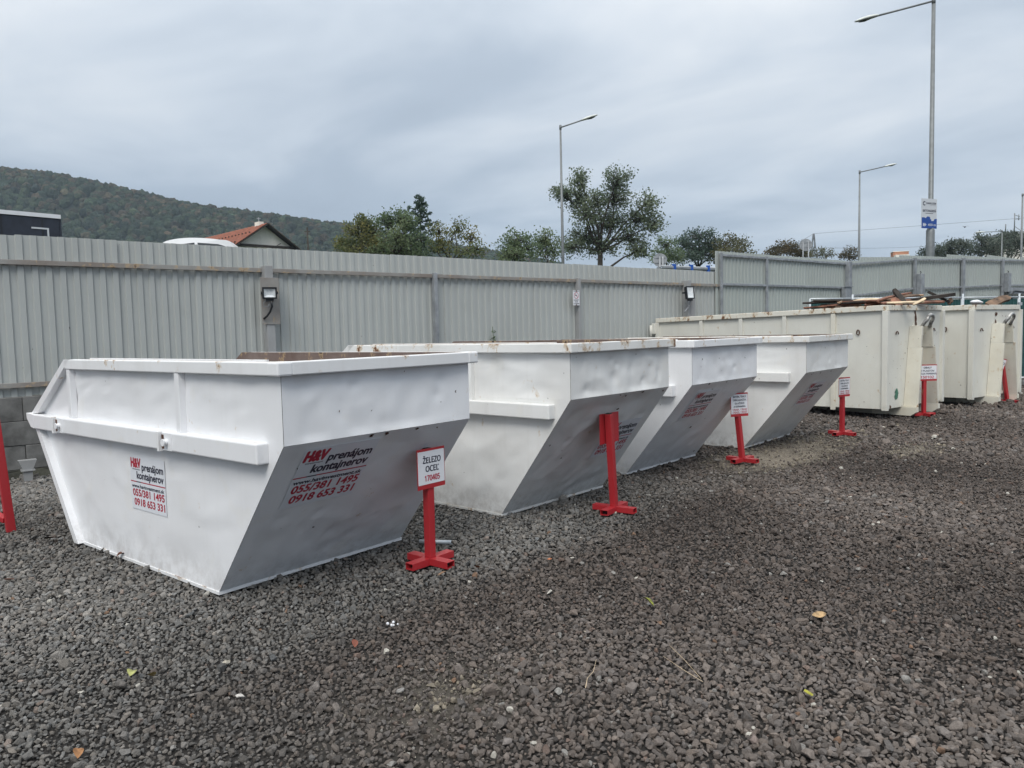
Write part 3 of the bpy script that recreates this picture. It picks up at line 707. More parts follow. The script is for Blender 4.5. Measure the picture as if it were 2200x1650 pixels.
    for k in range(2):
        u, z_ = rr.uniform(.08, w_-.08), rr.uniform(zk+.03, zr-.03); r_ = rr.uniform(.003, .007)
        mb.add([Vector((u+r_*rr.uniform(.4, 1.5)*math.cos(g_), -a-.0035, z_+r_*rr.uniform(.6, 2.2)*math.sin(g_))) for g_ in [j*2*math.pi/8 for j in range(8)]], [tuple(range(8))])
    mb.build('scratch_marks', M['rustflake'], t_)['kind'] = 'stuff'
    return t_, ax, nrm
def slope_sticker(t_, i, u0, v_top, W, H, lean):
    # lettering lies on the sloping front end, its lines along the width of the skip
    a, zk = SK[i][4], SK[i][5]
    ax = Vector((0, -a, zk-.02)).normalized()
    o = Vector((u0, 0, .02))+ax*(v_top-H); nrm = Vector((1, 0, 0)).cross(ax)
    hire_sticker(t_, frame(o+nrm*.006, (1, 0, 0), ax), W, H, lean)
SKIP_LABELS = ['white waste skip nearest the camera, hire stickers on its side and sloping end', 'white waste skip with dented front and rusty rim, second in the row',
               'white waste skip behind the leaning red sign stand, third in the row', 'white waste skip last in the row, beside the cream containers']
skips = []
for i in range(4):
    t_, ax, nrm = make_skip(i, SKIP_LABELS[i], i == 1 or i == 3, (.022, .034, .019, .016)[i])
    skips.append(t_)
q_ = STK[0]; slope_sticker(skips[0], 0, q_[0]+.02, q_[3]-.01, q_[2]-q_[0]-.04, q_[3]-q_[1]-.02, .06)
q_ = STK[1]; slope_sticker(skips[1], 1, q_[0]+.02, q_[3]-.01, q_[2]-q_[0]-.04, q_[3]-q_[1]-.02, .06)
q_ = STK[2]; slope_sticker(skips[2], 2, q_[0]+.02, q_[3]-.01, q_[2]-q_[0]-.04, q_[3]-q_[1]-.02, .06)
q_ = STK[3]; slope_sticker(skips[3], 3, q_[0]+.02, q_[3]-.01, q_[2]-q_[0]-.04, q_[3]-q_[1]-.02, .06)
hire_sticker(skips[0], frame((-.006, 1.215, .455), (0, -1, 0), (0, 0, 1)), .55, .415)

# ------------------------------------------------------------------ cream hook-lift containers
def make_container(i, label, tilt):
    x0, y0, yaw = RO[i]; L, W_ = ROL, ROW; z0, z1 = .19, 2.0
    t_ = thing('hooklift_container', label, 'container', (x0, y0, 0), yaw, 'cream hook-lift containers')
    sl = lambda y: -tilt*y                                        # the rear sits a little lower
    def V(x, y, z): return Vector((x, y, z+sl(y) if z > .15 else z))
    mb = MB()
    def wallp(c, nu, nv, sd, amp): mb.grid(dented(c, nu, nv, sd, amp, push=0), nu, nv)
    wallp([V(0, L, z0), V(0, 0, z0), V(0, 0, z1), V(0, L, z1)], 60, 16, 90+i, .008)
    wallp([V(W_, 0, z0), V(W_, L, z0), V(W_, L, z1), V(W_, 0, z1)], 20, 8, 92+i, .006)
    wallp([V(0, 0, z0), V(W_, 0, z0), V(W_, 0, z1), V(0, 0, z1)], 24, 20, 94+i, .006)
    wallp([V(W_, L, z0), V(0, L, z0), V(0, L, z1), V(W_, L, z1)], 8, 8, 96+i, .004)
    mb.add([V(0, 0, z0), V(0, L, z0), V(W_, L, z0), V(W_, 0, z0)], [(0, 1, 2, 3)])
    mb.build('shell', M['cream'], t_, fix=False)
    mb = MB(); q = .02
    mb.add([V(q, q, z1+.02), V(W_-q, q, z1+.02), V(W_-q, L-q, z1+.02), V(q, L-q, z1+.02), V(q, q, z0+.02), V(W_-q, q, z0+.02), V(W_-q, L-q, z0+.02), V(q, L-q, z0+.02)],
           [(0, 1, 5, 4), (1, 2, 6, 5), (2, 3, 7, 6), (3, 0, 4, 7), (4, 5, 6, 7)]); mb.build('inner_lining', M['inner'], t_, fix=False)
    pr = .055
    for sx in (0, 1):
        xa, xb = ((-pr, .03) if sx == 0 else (W_-.03, W_+pr)); xm = (xa+xb)/2
        mb = MB(); mb.bar(V(xm, .012, z1+.0), V(xm, L+.02, z1+.0), xb-xa, .10, bev=.010); mb.build('top_rail', M['cream_rim'], t_)
        mb = MB(); mb.bar(V(xm, -.004, .165), V(xm, -.004, z1-.052), xb-xa, .10, up=(0, 1, 0), bev=.006); mb.build('corner_post', M['cream'], t_)
        for j, yy in enumerate((.975, 1.995, 3.01, 4.025)):
            xa2, xb2 = ((-pr+.01, .004) if sx == 0 else (W_-.004, W_+pr-.01))
            mb = MB(); mb.bar(V((xa2+xb2)/2, yy, .12), V((xa2+xb2)/2, yy, z1-.052), xb2-xa2, .085, up=(0, 1, 0), bev=.006); mb.build('stiffener', M['cream_leg' if j == 0 else 'cream'], t_)
        mb = MB(); mb.bar(V(xm, L-.02, .165), V(xm, L-.02, z1-.052), xb-xa, .09, up=(0, 1, 0), bev=.006); mb.build('corner_post', M['cream'], t_)
    mb = MB(); mb.bar(V(.03, -.003, z1+.0), V(W_-.03, -.003, z1+.0), .05, .096, bev=.006); mb.build('top_rail', M['cream_rim'], t_)
    mb = MB(); mb.bar(V(.03, L, z1-.01), V(W_-.03, L, z1-.01), .05, .08, bev=.006); mb.build('top_rail', M['cream_rim'], t_)
    mb = MB(); mb.box((-.10, L+.0, 1.60), (.10, L+.10, 1.84), bev=.01); mb.tube([(-.11, L+.11, 1.50), (-.11, L+.11, 1.80)], .03, 8); mb.build('door_hinge', M['cream'], t_)
    # skids
    for ux in (.62, 1.50):
        mb = MB(); mb.prism([(ux, -.14, z0-.005), (ux, -.26, z0-.005), (ux, -.26, .10), (ux, -.16, .03), (ux, .55, .03), (ux, .55, z0-.005)], (.10, 0, 0)); mb.build('skid_nose', M['cream_leg'], t_)
        mb = MB(); mb.box((ux+.005, .552, .03), (ux+.095, L-.1, z0-.008)); mb.build('skid', M['skid'], t_)
    # hook frame: two legs leaning together, a head box and the bent hook bar
    dpt = .26
    for sgn in (0, 1):
        mir = (lambda u: u) if sgn == 0 else (lambda u: 2*1.107-u)
        for name, (ub, ut), (za, zb_), dd, mt in (('hook_leg', (.68, .835), (.19, 1.27), dpt, 'cream_leg'), ('leg_head', (.835, .893), (1.272, 1.66), dpt-.03, 'cream_leg')):
            mb = MB(); tck = .03 if name == 'hook_leg' else .045
            pts = [(mir(ub), -.004, za), (mir(ub), -dd, za), (mir(ut), -dd, zb_), (mir(ut), -.004, zb_)]
            mb.prism(pts, (tck if sgn == 0 else -tck, 0, 0)); mb.build(name, M[mt], t_)
    mb = MB(); mb.box((.97, -.10, 1.48), (1.244, -.006, 1.67), bev=.008); mb.build('head_plate', M['cream_leg'], t_)
    mb = MB(); mb.box((.80, -.03, .20), (1.41, -.006, .26)); mb.build('cross_plate', M['cream_leg'], t_)
    mb = MB(); arc = [(.945, -.19, 1.64), (.975, -.235, 1.73)]
    for k in range(9):
        g_ = math.pi*k/8; arc.append((1.107-.115*math.cos(g_), -.27-.02*math.sin(g_), 1.775+.085*math.sin(g_)))
    arc += [(1.239, -.235, 1.73), (1.269, -.19, 1.64)]
    mb.tube(arc, .032, 12); mb.build('hook_bar', M['hook'], t_)
    # tie rings and marks
    def ring(c, ax_, nm='tie_ring'):
        mb = MB(); pts = []
        for k in range(9):
            g_ = math.pi*(k/8); d = Vector((math.cos(g_)*.045, 0, math.sin(g_)*.055)) if ax_ == 'f' else Vector((0, math.cos(g_)*.03, math.sin(g_)*.06))
            pts.append(Vector(c)+d+(Vector((0, -.02, 0)) if ax_ == 'f' else Vector((-.02, 0, 0))))
        mb.tube(pts, .009, 6); mb.build(nm, M['rustflake'], t_)
    ring((.38, 0, 1.52), 'f'); ring((1.86, 0, 1.55), 'f')
    mb = MB(); pts = [(-.02, .50+.028*math.cos(k*math.pi/6), 1.57+.045*math.sin(k*math.pi/6)) for k in range(13)]; mb.tube(pts, .009, 6); mb.build('tie_ring', M['rustflake'], t_)
    rr = random.Random(77+i); mb = MB()
    def splat(c, ru, rv, ex, ey, n=11):
        c = Vector(c); mb.add([c+Vector(ex)*ru*rr.uniform(.5, 1.2)*math.cos(j*2*math.pi/n)+Vector(ey)*rv*rr.uniform(.5, 1.2)*math.sin(j*2*math.pi/n) for j in range(n)], [tuple(range(n))])
    X_, Z_, Y_ = (1, 0, 0), (0, 0, 1), (0, 1, 0)
    if i == 0:
        splat((1.12, -.009, 1.79), .045, .13, X_, Z_); splat((1.10, -.0085, 1.92), .03, .04, X_, Z_); splat((1.15, -.008, 1.68), .022, .05, X_, Z_)
        splat((.06, -.062, .23), .03, .05, X_, Z_)
    else:
        splat((1.06, -.009, 1.86), .06, .05, X_, Z_); splat((1.05, -.009, 1.70), .03, .07, X_, Z_); splat((1.2, -.009, 1.6), .008, .08, X_, Z_)
    for k in range(22):
        splat((rr.uniform(.1, W_-.1), -.0055, rr.uniform(.3, 1.95)), rr.uniform(.004, .014), rr.uniform(.004, .02), X_, Z_, 7)
        splat((-.0065, rr.uniform(.1, 4.6), rr.uniform(.3, 1.9)), rr.uniform(.004, .010), rr.uniform(.004, .014), Y_, Z_, 7)
    mb.build('rust_marks', M['rustflake'], t_)['kind'] = 'stuff'
    if i == 0:
        mb = MB(); splat((.40, -.0095, .42), .075, .11, X_, Z_, 13); mb.build('green_paint_splash', M['greenpaint'], t_)
    hire_sticker(t_, frame((.86, -.009, .42), (1, 0, 0), (0, 0, 1)), .50, .40)
    return t_
conts = [make_container(0, 'long cream hook-lift container heaped with splintered boards', .018), make_container(1, 'cream hook-lift container at the right, one board sticking out', .012)]

# boards heaped in the first container
def board(label, a, b, wd, th, mat, roll=0.0, bow=0.0, group='boards heaped in the cream container'):
    a = Vector(a); b = Vector(b); mid = (a+b)/2; d = (b-a); L = d.length; d.normalize()
    x = Vector((0, 0, 1)).cross(d).normalized(); q = Matrix.Rotation(roll, 3, d); x = q @ x; z = d.cross(x)*-1
    if z.z < 0: z = -z
    rr = random.Random(int(abs(a.x*1000)+abs(b.y*777)))
    mb = MB(); n = 6
    for k in range(n+1):
        f = k/n; c = (a+d*L*f)-mid+z*bow*math.sin(math.pi*f); ws = wd*(1 if 0 < k < n else rr.uniform(.45, .9))*rr.uniform(.93, 1.05)
        off = rr.uniform(-.06, .06)*wd
        mb.v += [tuple(c+x*(sx*ws/2+off)+z*(sz*th/2)) for sx, sz in ((-1, -1), (1, -1), (1, 1), (-1, 1))]
    for k in range(n):
        for j in range(4):
            j2 = (j+1) % 4; mb.f.append((k*4+j, k*4+j2, k*4+4+j2, k*4+4+j)); mb.m.append(0); mb.sm.append(False)
    mb.f += [(3, 2, 1, 0), (n*4, n*4+1, n*4+2, n*4+3)]; mb.m += [0, 0]; mb.sm += [False, False]
    o = mb.build('board', M[mat]); o.location = mid
    return tag(o, label, 'board', group)
def cpt(i, u, v, z):
    x0, y0, yaw = RO[i]; c, s_ = math.cos(yaw), math.sin(yaw); return Vector((x0+c*u-s_*v, y0+s_*u+c*v, z))
def on_cont(px, py, u, i=0):                                      # the point seen at px, py on the plane u metres into the container
    x0, y0, yaw = RO[i]; n = Vector((math.cos(yaw), math.sin(yaw), 0)); return on_plane(px, py, cpt(i, u, 0, 0), n)
hd = [  # label, end a (px, py, u), end b, width, thickness, material, roll, bow
    ('dark weathered plank standing up out of the board heap', (1920, 622, .9), (1948, 657, .8), .10, .05, 'wood_dark', .3, 0),
    ('short reddish board end leaning below the dark upright plank', (1917, 641, .7), (1936, 656, .65), .13, .02, 'wood_red', .6, 0),
    ('long reddish board rising over the middle of the heap', (1858, 656, .55), (1957, 629, 1.2), .09, .025, 'wood_red', .2, .03),
    ('pale curved board along the left foot of the heap', (1812, 657, .5), (1892, 643, 1.1), .15, .02, 'wood_cream', .25, .05),
    ('brown board tapering off at the far left of the heap', (1808, 658, .4), (1868, 648, .8), .12, .02, 'wood_brown', .3, .02),
    ('long dark beam pointing right at the top of the heap', (1958, 645, 1.2), (2052, 632, 1.9), .09, .06, 'wood_dark', .1, 0),
    ('thin dark stick crossing the long dark beam', (1994, 627, 1.6), (2042, 650, 1.9), .05, .04, 'wood_dark', 0, 0),
    ('pale lath lying level in front of the heap', (1905, 651, .35), (1985, 648, .7), .09, .02, 'wood_cream', .3, 0),
    ('pale splintered lath sloping up beside the front wall', (1962, 655, .35), (1988, 641, .8), .05, .02, 'wood_cream', .5, 0),
    ('reddish board lying level near the front right', (1895, 652, .6), (1956, 644, 1.1), .11, .025, 'wood_red', .2, 0),
    ('long reddish board flat along the right of the heap', (1950, 650, 1.0), (2028, 648, 1.6), .12, .03, 'wood_red', .3, 0),
    ('brown board under the reddish boards at the heap top', (1900, 645, 1.1), (1975, 634, 1.5), .12, .025, 'wood_brown', .3, .02),
    ('pale board just under the heap top', (1895, 642, 1.2), (1984, 634, 1.6), .08, .025, 'wood_pale', .2, .01),
    ('square brown offcut behind the dark stick', (2036, 651, 1.9), (2046, 643, 1.9), .14, .02, 'wood_brown', .9, 0),
]
for lab, a_, b_, wd, th, mt, rl, bw in hd: board(lab, on_cont(*a_), on_cont(*b_), wd, th, mt, rl, bw)
rr = random.Random(5)
for k in range(26):                                              # the body of the heap
    u0, v0 = rr.uniform(.25, 1.9), rr.uniform(.35, 1.35); z_ = 2.00+.19*math.exp(-((v0-1.0)/.8)**2)*rr.uniform(.3, 1)
    ang = rr.uniform(-1.5, 1.5); ln = rr.uniform(.5, 1.15)
    dx, dy = math.sin(ang)*ln/2, math.cos(ang)*ln/2
    u1, v1, u2, v2 = [min(max(q_, lo), hi) for q_, lo, hi in ((u0-dx, .1, 2.1), (v0-dy, .1, 4.5), (u0+dx, .1, 2.1), (v0+dy, .1, 4.5))]
    mt_ = rr.choice(('wood_pale', 'wood_red', 'wood_red', 'wood_brown', 'wood_dark', 'wood_pale') if v0 > 1.1 else ('wood_pale', 'wood_red', 'wood_red', 'wood_brown', 'wood_dark', 'wood_brown'))
    board({'wood_pale': 'pale freshly split', 'wood_red': 'reddish', 'wood_brown': 'brown', 'wood_dark': 'dark weathered'}[mt_]+' board in the body of the heap in the cream container', cpt(0, u1, v1, z_+rr.uniform(-.05, .05)), cpt(0, u2, v2, z_+rr.uniform(-.05, .05)), rr.uniform(.05, .14), .025,
          mt_, rr.uniform(-.4, .4), 0, 'boards in the body of the heap')
board('grey brown plank sticking out of the right hand container', on_cont(2122, 655, 1.0, 1), on_cont(2168, 638, 1.6, 1), .19, .045, 'wood_brown', .5, 0, 'boards in the right container')
mb = MB(); sh_ = on_cont(2098, 649, .7, 1)
bm = bmesh.new(); bmesh.ops.create_icosphere(bm, subdivisions=2, radius=.1)
for v in bm.verts: v.co *= 1+.35*noise.noise(v.co*9); v.co.z *= .5
mb.frombm(bm, 0, None, True); o = mb.build('rubble_sack', M['paper']); o.location = sh_; o.scale = (1.5, 1.2, 1); tag(o, 'white crumpled sack on top of the right hand container', 'sack')

# ------------------------------------------------------------------ red sign stands
def stand(label, pos, yaw, pyaw, hgt, lean, pw, ph, lines, back=False, poff=0.0, base_only=False, tilt=0.0):
    t_ = thing('sign_stand', label, 'sign stand', (pos[0], pos[1], .0), yaw, 'red steel sign stands')
    aw, ah, al, wt = .078, .050, .215, .004; zb = .012
    for k in range(4):
        d = Matrix.Rotation(k*math.pi/2, 4, 'Z'); mb = MB(); s0 = .036
        for lo, hi in (((s0, -aw/2, zb), (al, -aw/2+wt, zb+ah)), ((s0, aw/2-wt, zb), (al, aw/2, zb+ah)), ((s0, -aw/2+wt, zb), (al, aw/2-wt, zb+wt)), ((s0, -aw/2+wt, zb+ah-wt), (al, aw/2-wt, zb+ah))):
            mb.box(lo, hi, 0, 0, d)
        mb.box((s0, -aw/2+wt, zb+wt), (al-.05, aw/2-wt, zb+ah-wt), 1, 0, d)  # dark plug, paints the shade inside the open foot tube
        mb.build('foot', [M['red'], M['dark']], t_)
    l = Matrix.Rotation(-yaw, 3, 'Z') @ Vector((lean[0], lean[1], 0))
    b0 = Vector((0, 0, zb)); top = Vector((l.x, l.y, hgt))
    mb = MB(); mb.bar(b0, top, .062, .062, up=(0, 1, 0), bev=.005); mb.build('post', M['red'], t_)
    mb = MB(); mb.bar(top, top+(top-b0).normalized()*.006, .052, .052, up=(0, 1, 0)); mb.build('post_cap', M['dark'], t_)
    py = pyaw-yaw; xd = Vector((math.cos(py), math.sin(py), 0)); up_ = (top-b0).normalized()
    if tilt: xd = (xd*math.cos(tilt)+up_*math.sin(tilt)).normalized(); up_ = (up_-xd*up_.dot(xd)).normalized()
    n = xd.cross(up_)                                            # panel faces along n
    o = top-up_*(ph-.008)-xd*(pw/2-poff)+n*.036
    if back: o = top-up_*(ph-.0)+xd*(-pw/2+poff)-n*.040
    pan = MB().box((0, 0, -.002), (pw, ph, .002)).build('panel', M['red'], t_, frame(o, xd, up_))
    if not back:
        tb, bb = .018, .034
        MB().box((.006, bb, .0025), (pw-.006, ph-tb, .0035)).build('sheet', M['paper'], pan)
        d = MB(); r = MB(); H_ = ph-tb-bb
        for s_, a, b, base, cap, c in lines: letter(r if c else d, s_, pw*a, pw*b, bb+H_*base, H_*cap, z=.0045)
        d.build('lettering', M['ink'], pan); r.build('lettering', M['inkred'], pan)
    return t_
g = on_ground
stand('red sign stand before the nearest skip, its white sheet reading ŽELEZO OCEĽ', g(925, 1213), .0, .01, .885, (.004, 0), .285, .30,
      [('ŽELEZO', .20, .84, .64, .17, 0), ('OCEĽ', .29, .76, .38, .17, 0), ('170405', .25, .79, .10, .165, 1)])
stand('red sign stand seen from behind, its bare red plate turned away', g(1320, 1100), .10, .0, .95, (-.075, .0), .33, .285, [], True, .045)
conc = [('BETÓN, TEHLY,', .14, .90, .83, .09, 0), ('OBKLADAČKY,', .14, .90, .66, .09, 0), ('DLAŽDICE', .24, .78, .49, .09, 0), ('A KERAMIKA', .16, .84, .33, .09, 0), ('170101, 170102', .10, .92, .16, .10, 1), ('170103, 170107', .10, .92, .02, .10, 1)]
stand('red sign stand leaning left in front of the third skip', g(1595, 993), -.15, -.47, .885, (-.06, .065), .275, .30, conc, tilt=0.0)
stand('upright red sign stand between the last skip and the cream containers', g(1809, 935), -.25, -.33, .90, (-.005, .0), .275, .30, conc)
s5 = at(1987, 700, 13.98); s5.z = 0
stand('red sign stand in the hook frame of the board-filled container, sheet reading OBALY', s5, -.70, -.86, .945, (.0, .0), .36, .30,
      [('OBALY', .32, .72, .78, .13, 0), ('Z PLASTOV', .16, .86, .55, .12, 0), ('(FÓLIA FAREBNÁ)', .04, .97, .34, .11, 0), ('150102', .16, .84, .05, .18, 1)], poff=.035)
s6 = at(2168, 700, 15.9); s6.z = 0
stand('crooked red sign stand in the hook frame of the right hand container', s6, -.5, -.95, .93, (-.13, .10), .28, .29,
      [('DREVO', .20, .94, .58, .17, 0), ('170201', .18, .92, .15, .18, 1)], tilt=-.35, poff=-.05)
# leaning red post cut by the left edge of the picture
b0 = g(24, 1140); t_ = thing('red_trestle', 'leaning red steel trestle cut off by the left edge', 'trestle', b0)
xd = -RT.copy(); xd.z = 0; xd.normalize()
mb = MB(); mb.bar((0, 0, -.01), xd*.125+Vector((0, 0, 1.62)), .075, .05, bev=.005); mb.build('leg', M['red'], t_)
mb = MB(); mb.bar(Vector((0, 0, .10))+xd*.04, xd*.36+Vector((.10, .30, .22)), .06, .05, bev=.005); mb.build('brace', M['red'], t_)
mb = MB(); mb.bar(xd*.9+Vector((0, 0, -.01)), xd*.78+Vector((0, 0, 1.62)), .075, .05, bev=.005); mb.build('leg', M['red'], t_)
mb = MB(); mb.bar(xd*.04+Vector((0, 0, 1.645)), xd*.86+Vector((0, 0, 1.645)), .06, .05, bev=.005); mb.build('crossbar', M['red'], t_)

# ------------------------------------------------------------------ small things on the fence
def floodlight(label, P, face, w_, h_, tiltx=0.0, flip=False):
    t_ = thing('floodlight', label, 'floodlight', P, face, 'floodlights on the fence posts')
    q = Matrix.Rotation(tiltx, 4, 'X')
    mb = MB(); mb.box((-w_/2, -.012, -h_/2), (w_/2, .045, h_/2), bev=.012); c = mb.build('case', M['black'], t_, q)
    b = .022
    mb = MB(); A = [(-w_/2+b, -.037, -h_/2+b), (w_/2-b, -.037, -h_/2+b), (w_/2-b, -.037, h_/2-b), (-w_/2+b, -.037, h_/2-b)]
    B = [(-.04, -.018, -.035), (.04, -.018, -.035), (.04, -.018, .04), (-.04, -.018, .04)]
    for k in range(4): mb.add([A[k], A[(k+1) % 4], B[(k+1) % 4], B[k]], [(0, 1, 2, 3)])
    mb.add(B, [(0, 1, 2, 3)]); mb.build('reflector', M['lens'], c)
    mb = MB()
    for lo, hi in (((-w_/2-.002, -.045, -h_/2-.002), (w_/2+.002, -.0355, -h_/2+b)), ((-w_/2-.002, -.045, h_/2-b), (w_/2+.002, -.0355, h_/2+.002)), ((-w_/2-.002, -.045, -h_/2+b), (-w_/2+b, -.0355, h_/2-b)), ((w_/2-b, -.045, -h_/2+b), (w_/2+.002, -.0355, h_/2-b))): mb.box(lo, hi)
    mb.build('bezel', M['black'], c)
    mb = MB(); mb.box((-w_*.28, -.03, -h_/2-.045), (w_*.28, .03, -h_/2-.004), bev=.008); mb.build('gland_box', M['black'], t_, q)
    mb = MB(); mb.box((-w_/2-.02, .0, -.02), (-w_/2-.005, .10, .02)); mb.box((w_/2+.005, .0, -.02), (w_/2+.02, .10, .02)); mb.box((-w_/2-.02, .10, -.02), (w_/2+.02, .108, .02)); mb.build('bracket', M['black'], t_)
    mb = MB(); mb.tube([(.02, 0, -h_/2-.04), (.03, .02, -h_/2-.12), (.0, .06, -h_/2-.2), (-.05, .07, -h_/2-.27), (-.10, .08, -h_/2-.31)], .016, 7); mb.build('cable', M['black' if not flip else 'galv'], t_)
    mb = MB(); mb.tube([(-.05, 0, -h_/2-.03), (-.09, .02, -h_/2-.06), (-.09, .03, -h_/2-.12), (-.03, .03, -h_/2-.13), (-.01, .02, -h_/2-.08)], .006, 6); mb.build('cable_loop', M['galv'], t_)
    return t_
floodlight('black floodlight on the left fence post above the nearest skip', on_plane(579, 629, F0-FN*.33, FN), FYAW-.35, .21, .172, .15)
floodlight('black floodlight on the fence post left of the board-filled container', on_plane(1481, 629, F0-FN*.35, FN), FYAW-.25, .22, .30, -.15, True)
P = on_plane(1238, 640, F0-FN*.165, FN)
t_ = thing('no_smoking_sign', 'small white no smoking sign hung on a fence post', 'sign', P, FYAW)
pan = MB().box((-.095, -.003, -.155), (.095, .0, .155)).build('panel', M['paper'], t_)
fr_ = MB(); fr2 = MB()
Q = frame((-.095, -.0035, -.155), (1, 0, 0), (0, 0, 1))
mbk = MB(); letter(mbk, 'NEFAJČIŤ', .02, .165, .098, .020); letter(mbk, 'PLATÍ', .055, .135, .062, .020); letter(mbk, 'V CELOM AREÁLI', .012, .178, .026, .018); rect(mbk, .01, .288, .18, .296)
cc = Vector((.095, .205, .0014))
mbk.add([cc+Vector(q_) for q_ in ((-.035, -.008, 0), (.012, -.008, 0), (.02, .004, 0), (-.005, .014, 0), (-.035, .004, 0))], [(0, 1, 2, 3, 4)])
mbk.build('lettering', M['ink'], pan, Q)
mr = MB(); n = 28
for k in range(n):
    a0, a1 = 2*math.pi*k/n, 2*math.pi*(k+1)/n
    mr.add([cc+Vector((math.cos(a_)*r_, math.sin(a_)*r_, 0)) for r_, a_ in ((.058, a0), (.058, a1), (.068, a1), (.068, a0))], [(0, 1, 2, 3)])
d45 = Vector((.7071, -.7071, 0)); o45 = Vector((.7071, .7071, 0))*.005
mr.add([cc-d45*.06-o45, cc+d45*.06-o45, cc+d45*.06+o45, cc-d45*.06+o45], [(0, 1, 2, 3)])
mr.build('ban_ring', M['inkred'], pan, Q)
mb = MB(); mb.box((-.012, -.006, .128), (.012, -.0032, .16)); mb.box((-.012, -.006, -.165), (.012, -.0032, -.135)); mb.build('clip', M['rustflake'], t_)

def leaf_quads(mb, c, n, spread, size, rr, mi=0, droop=0.0, flat=.0):
    for _ in range(n):
        p_ = c+Vector((rr.gauss(0, spread), rr.gauss(0, spread), rr.gauss(0, spread*.8)))
        a = Vector((rr.gauss(0, 1), rr.gauss(0, 1), rr.gauss(0, 1)*(1-flat)-droop)).normalized(); b = a.orthogonal().normalized()
        b = (Matrix.Rotation(rr.uniform(0, 6.28), 3, a) @ b); s_ = size*rr.uniform(.6, 1.4)
        mb.add([p_-a*s_*.5, p_+b*s_*.32, p_+a*s_*.5, p_-b*s_*.32], [(0, 1, 2, 3)], mi)
pw_ = on_plane(1057, 735, F0-FN*.05, FN); t_ = thing('weed', 'thin green weed climbing the fence above the second skip', 'plant', Vector((pw_.x, pw_.y, 1.15)), FYAW)
mb = MB(); hgt_ = pw_.z-1.15+.30; mb.tube([(0, -.03, 0), (.01, -.04, hgt_*.5), (0, -.03, hgt_)], .006, 5); mb.build('stem', M['plantgreen'], t_)
mb = MB(); rr = random.Random(3)
for k in range(16): leaf_quads(mb, Vector((rr.uniform(-.03, .03), -.05, hgt_*rr.uniform(.1, 1)**1.4)), 5, .03, .06, rr)
mb.build('foliage', M['leaf_green'], t_, fix=False)

# ------------------------------------------------------------------ green screened site fence behind the containers
A5, B5 = at(1738, 700, 17.5), at(2188, 700, 20.0)
t_ = thing('site_fence', 'green netted mobile site fence standing behind the cream containers', 'site fence', (A5.x, A5.y, 0), math.atan2(B5.y-A5.y, B5.x-A5.x))
LS = (Vector((B5.x, B5.y, 0))-Vector((A5.x, A5.y, 0))).length; LS2 = LS+3.4
def sfx(px):
    nrm = Vector((-(B5-A5).y, (B5-A5).x, 0)).normalized(); P = on_plane(px, 700, A5, nrm); return math.hypot(P.x-A5.x, P.y-A5.y)
ztp = 2.32
xs5 = [0, sfx(1831), sfx(2067), LS, LS2]
for a, b in zip(xs5[:-1], xs5[1:]):
    a2, b2 = a+.03, b-.03
    mb = MB()
    mb.tube([(a2, 0, .12), (a2, 0, ztp)], .021, 8); mb.tube([(b2, 0, .12), (b2, 0, ztp)], .021, 8); mb.tube([(a2, 0, ztp-.005), (b2, 0, ztp-.005)], .021, 8); mb.tube([(a2, 0, .2), (b2, 0, .2)], .021, 8); mb.build('frame', M['zinc'], t_)
    mb = MB(); nu = max(4, int((b2-a2)/.2))
    mb.grid(lambda u, v: Vector((a2+.02+(b2-a2-.04)*u, .012+.02*noise.noise((u*9, v*4, a)), .24+(ztp-.29)*v)), nu, 6); mb.build('netting', M['net'], t_, fix=False)
    mb = MB()
    for k in range(1, int((b2-a2)/.1)): mb.box((a2+k*.1-.002, -.012, .22), (a2+k*.1+.002, -.008, ztp-.03))
    for z_ in (.6, 1.0, 1.4, 1.8, 2.05): mb.box((a2, -.007, z_-.002), (b2, -.004, z_+.002))
    w5 = mb.build('wire_grid', M['wire'], t_); w5['kind'] = 'stuff'
for x in xs5[1:4]:
    mb = MB(); mb.tube([(x, -.01, .05), (x, -.01, ztp+.09)], .024, 8); mb.build('post', M['zinc'], t_)
    mb = MB(); mb.box((x-.35, -.12, -.0), (x+.35, .12, .13), bev=.03); mb.build('foot_block', M['block'], t_)
mb = MB(); mb.box((LS-.06, -.05, ztp-.22), (LS+.06, -.02, ztp-.14)); mb.build('clamp', M['zinc'], t_)

# ------------------------------------------------------------------ beyond the fence: road, rail, vehicles, lamps, signs
def fpt(s_, d, z=0): P = F0+FD*s_+FN*d; return Vector((P.x, P.y, z))
def tz(P): return float(terrain(np.array(P.x), np.array(P.y)))
mb = MB(); mb.grid(lambda u, v: (lambda P: Vector((P.x, P.y, tz(P)+.012)))(fpt(-40+110*u, 5.2+7.5*v)), 110, 8); tag(mb.build('road', M['asphalt'], fix=False), kind='structure')
gr = thing('guard_rail', 'steel guard rail with blue reflectors above the fence at the treeline', 'guard rail', fpt(8, 4.2, 0), FYAW)
gl = lambda px, py: on_plane(px, py, fpt(0, 4.2), FN)
za, zb_ = gl(1440, 581).z, gl(1530, 584).z
sa = (gl(1440, 577)-fpt(8, 4.2)).dot(FD); sb = (gl(1530, 580)-fpt(8, 4.2)).dot(FD)
zg = lambda s_: za+(zb_-za)*(s_-sa)/(sb-sa)
mb = MB(); S0, S1 = sa-.5, sb+4
prf = [(0, .16), (-.05, .13), (-.05, .07), (0, .02), (0, -.02), (-.05, -.07), (-.05, -.13), (0, -.16)]
for s_ in (S0, S1): mb.v += [(s_, y, zg(s_)+z) for y, z in prf]
for k in range(7): mb.f.append((k, k+1, 9+k, 8+k)); mb.m.append(0); mb.sm.append(False)
mb.build('beam', M['galv'], gr, fix=False)
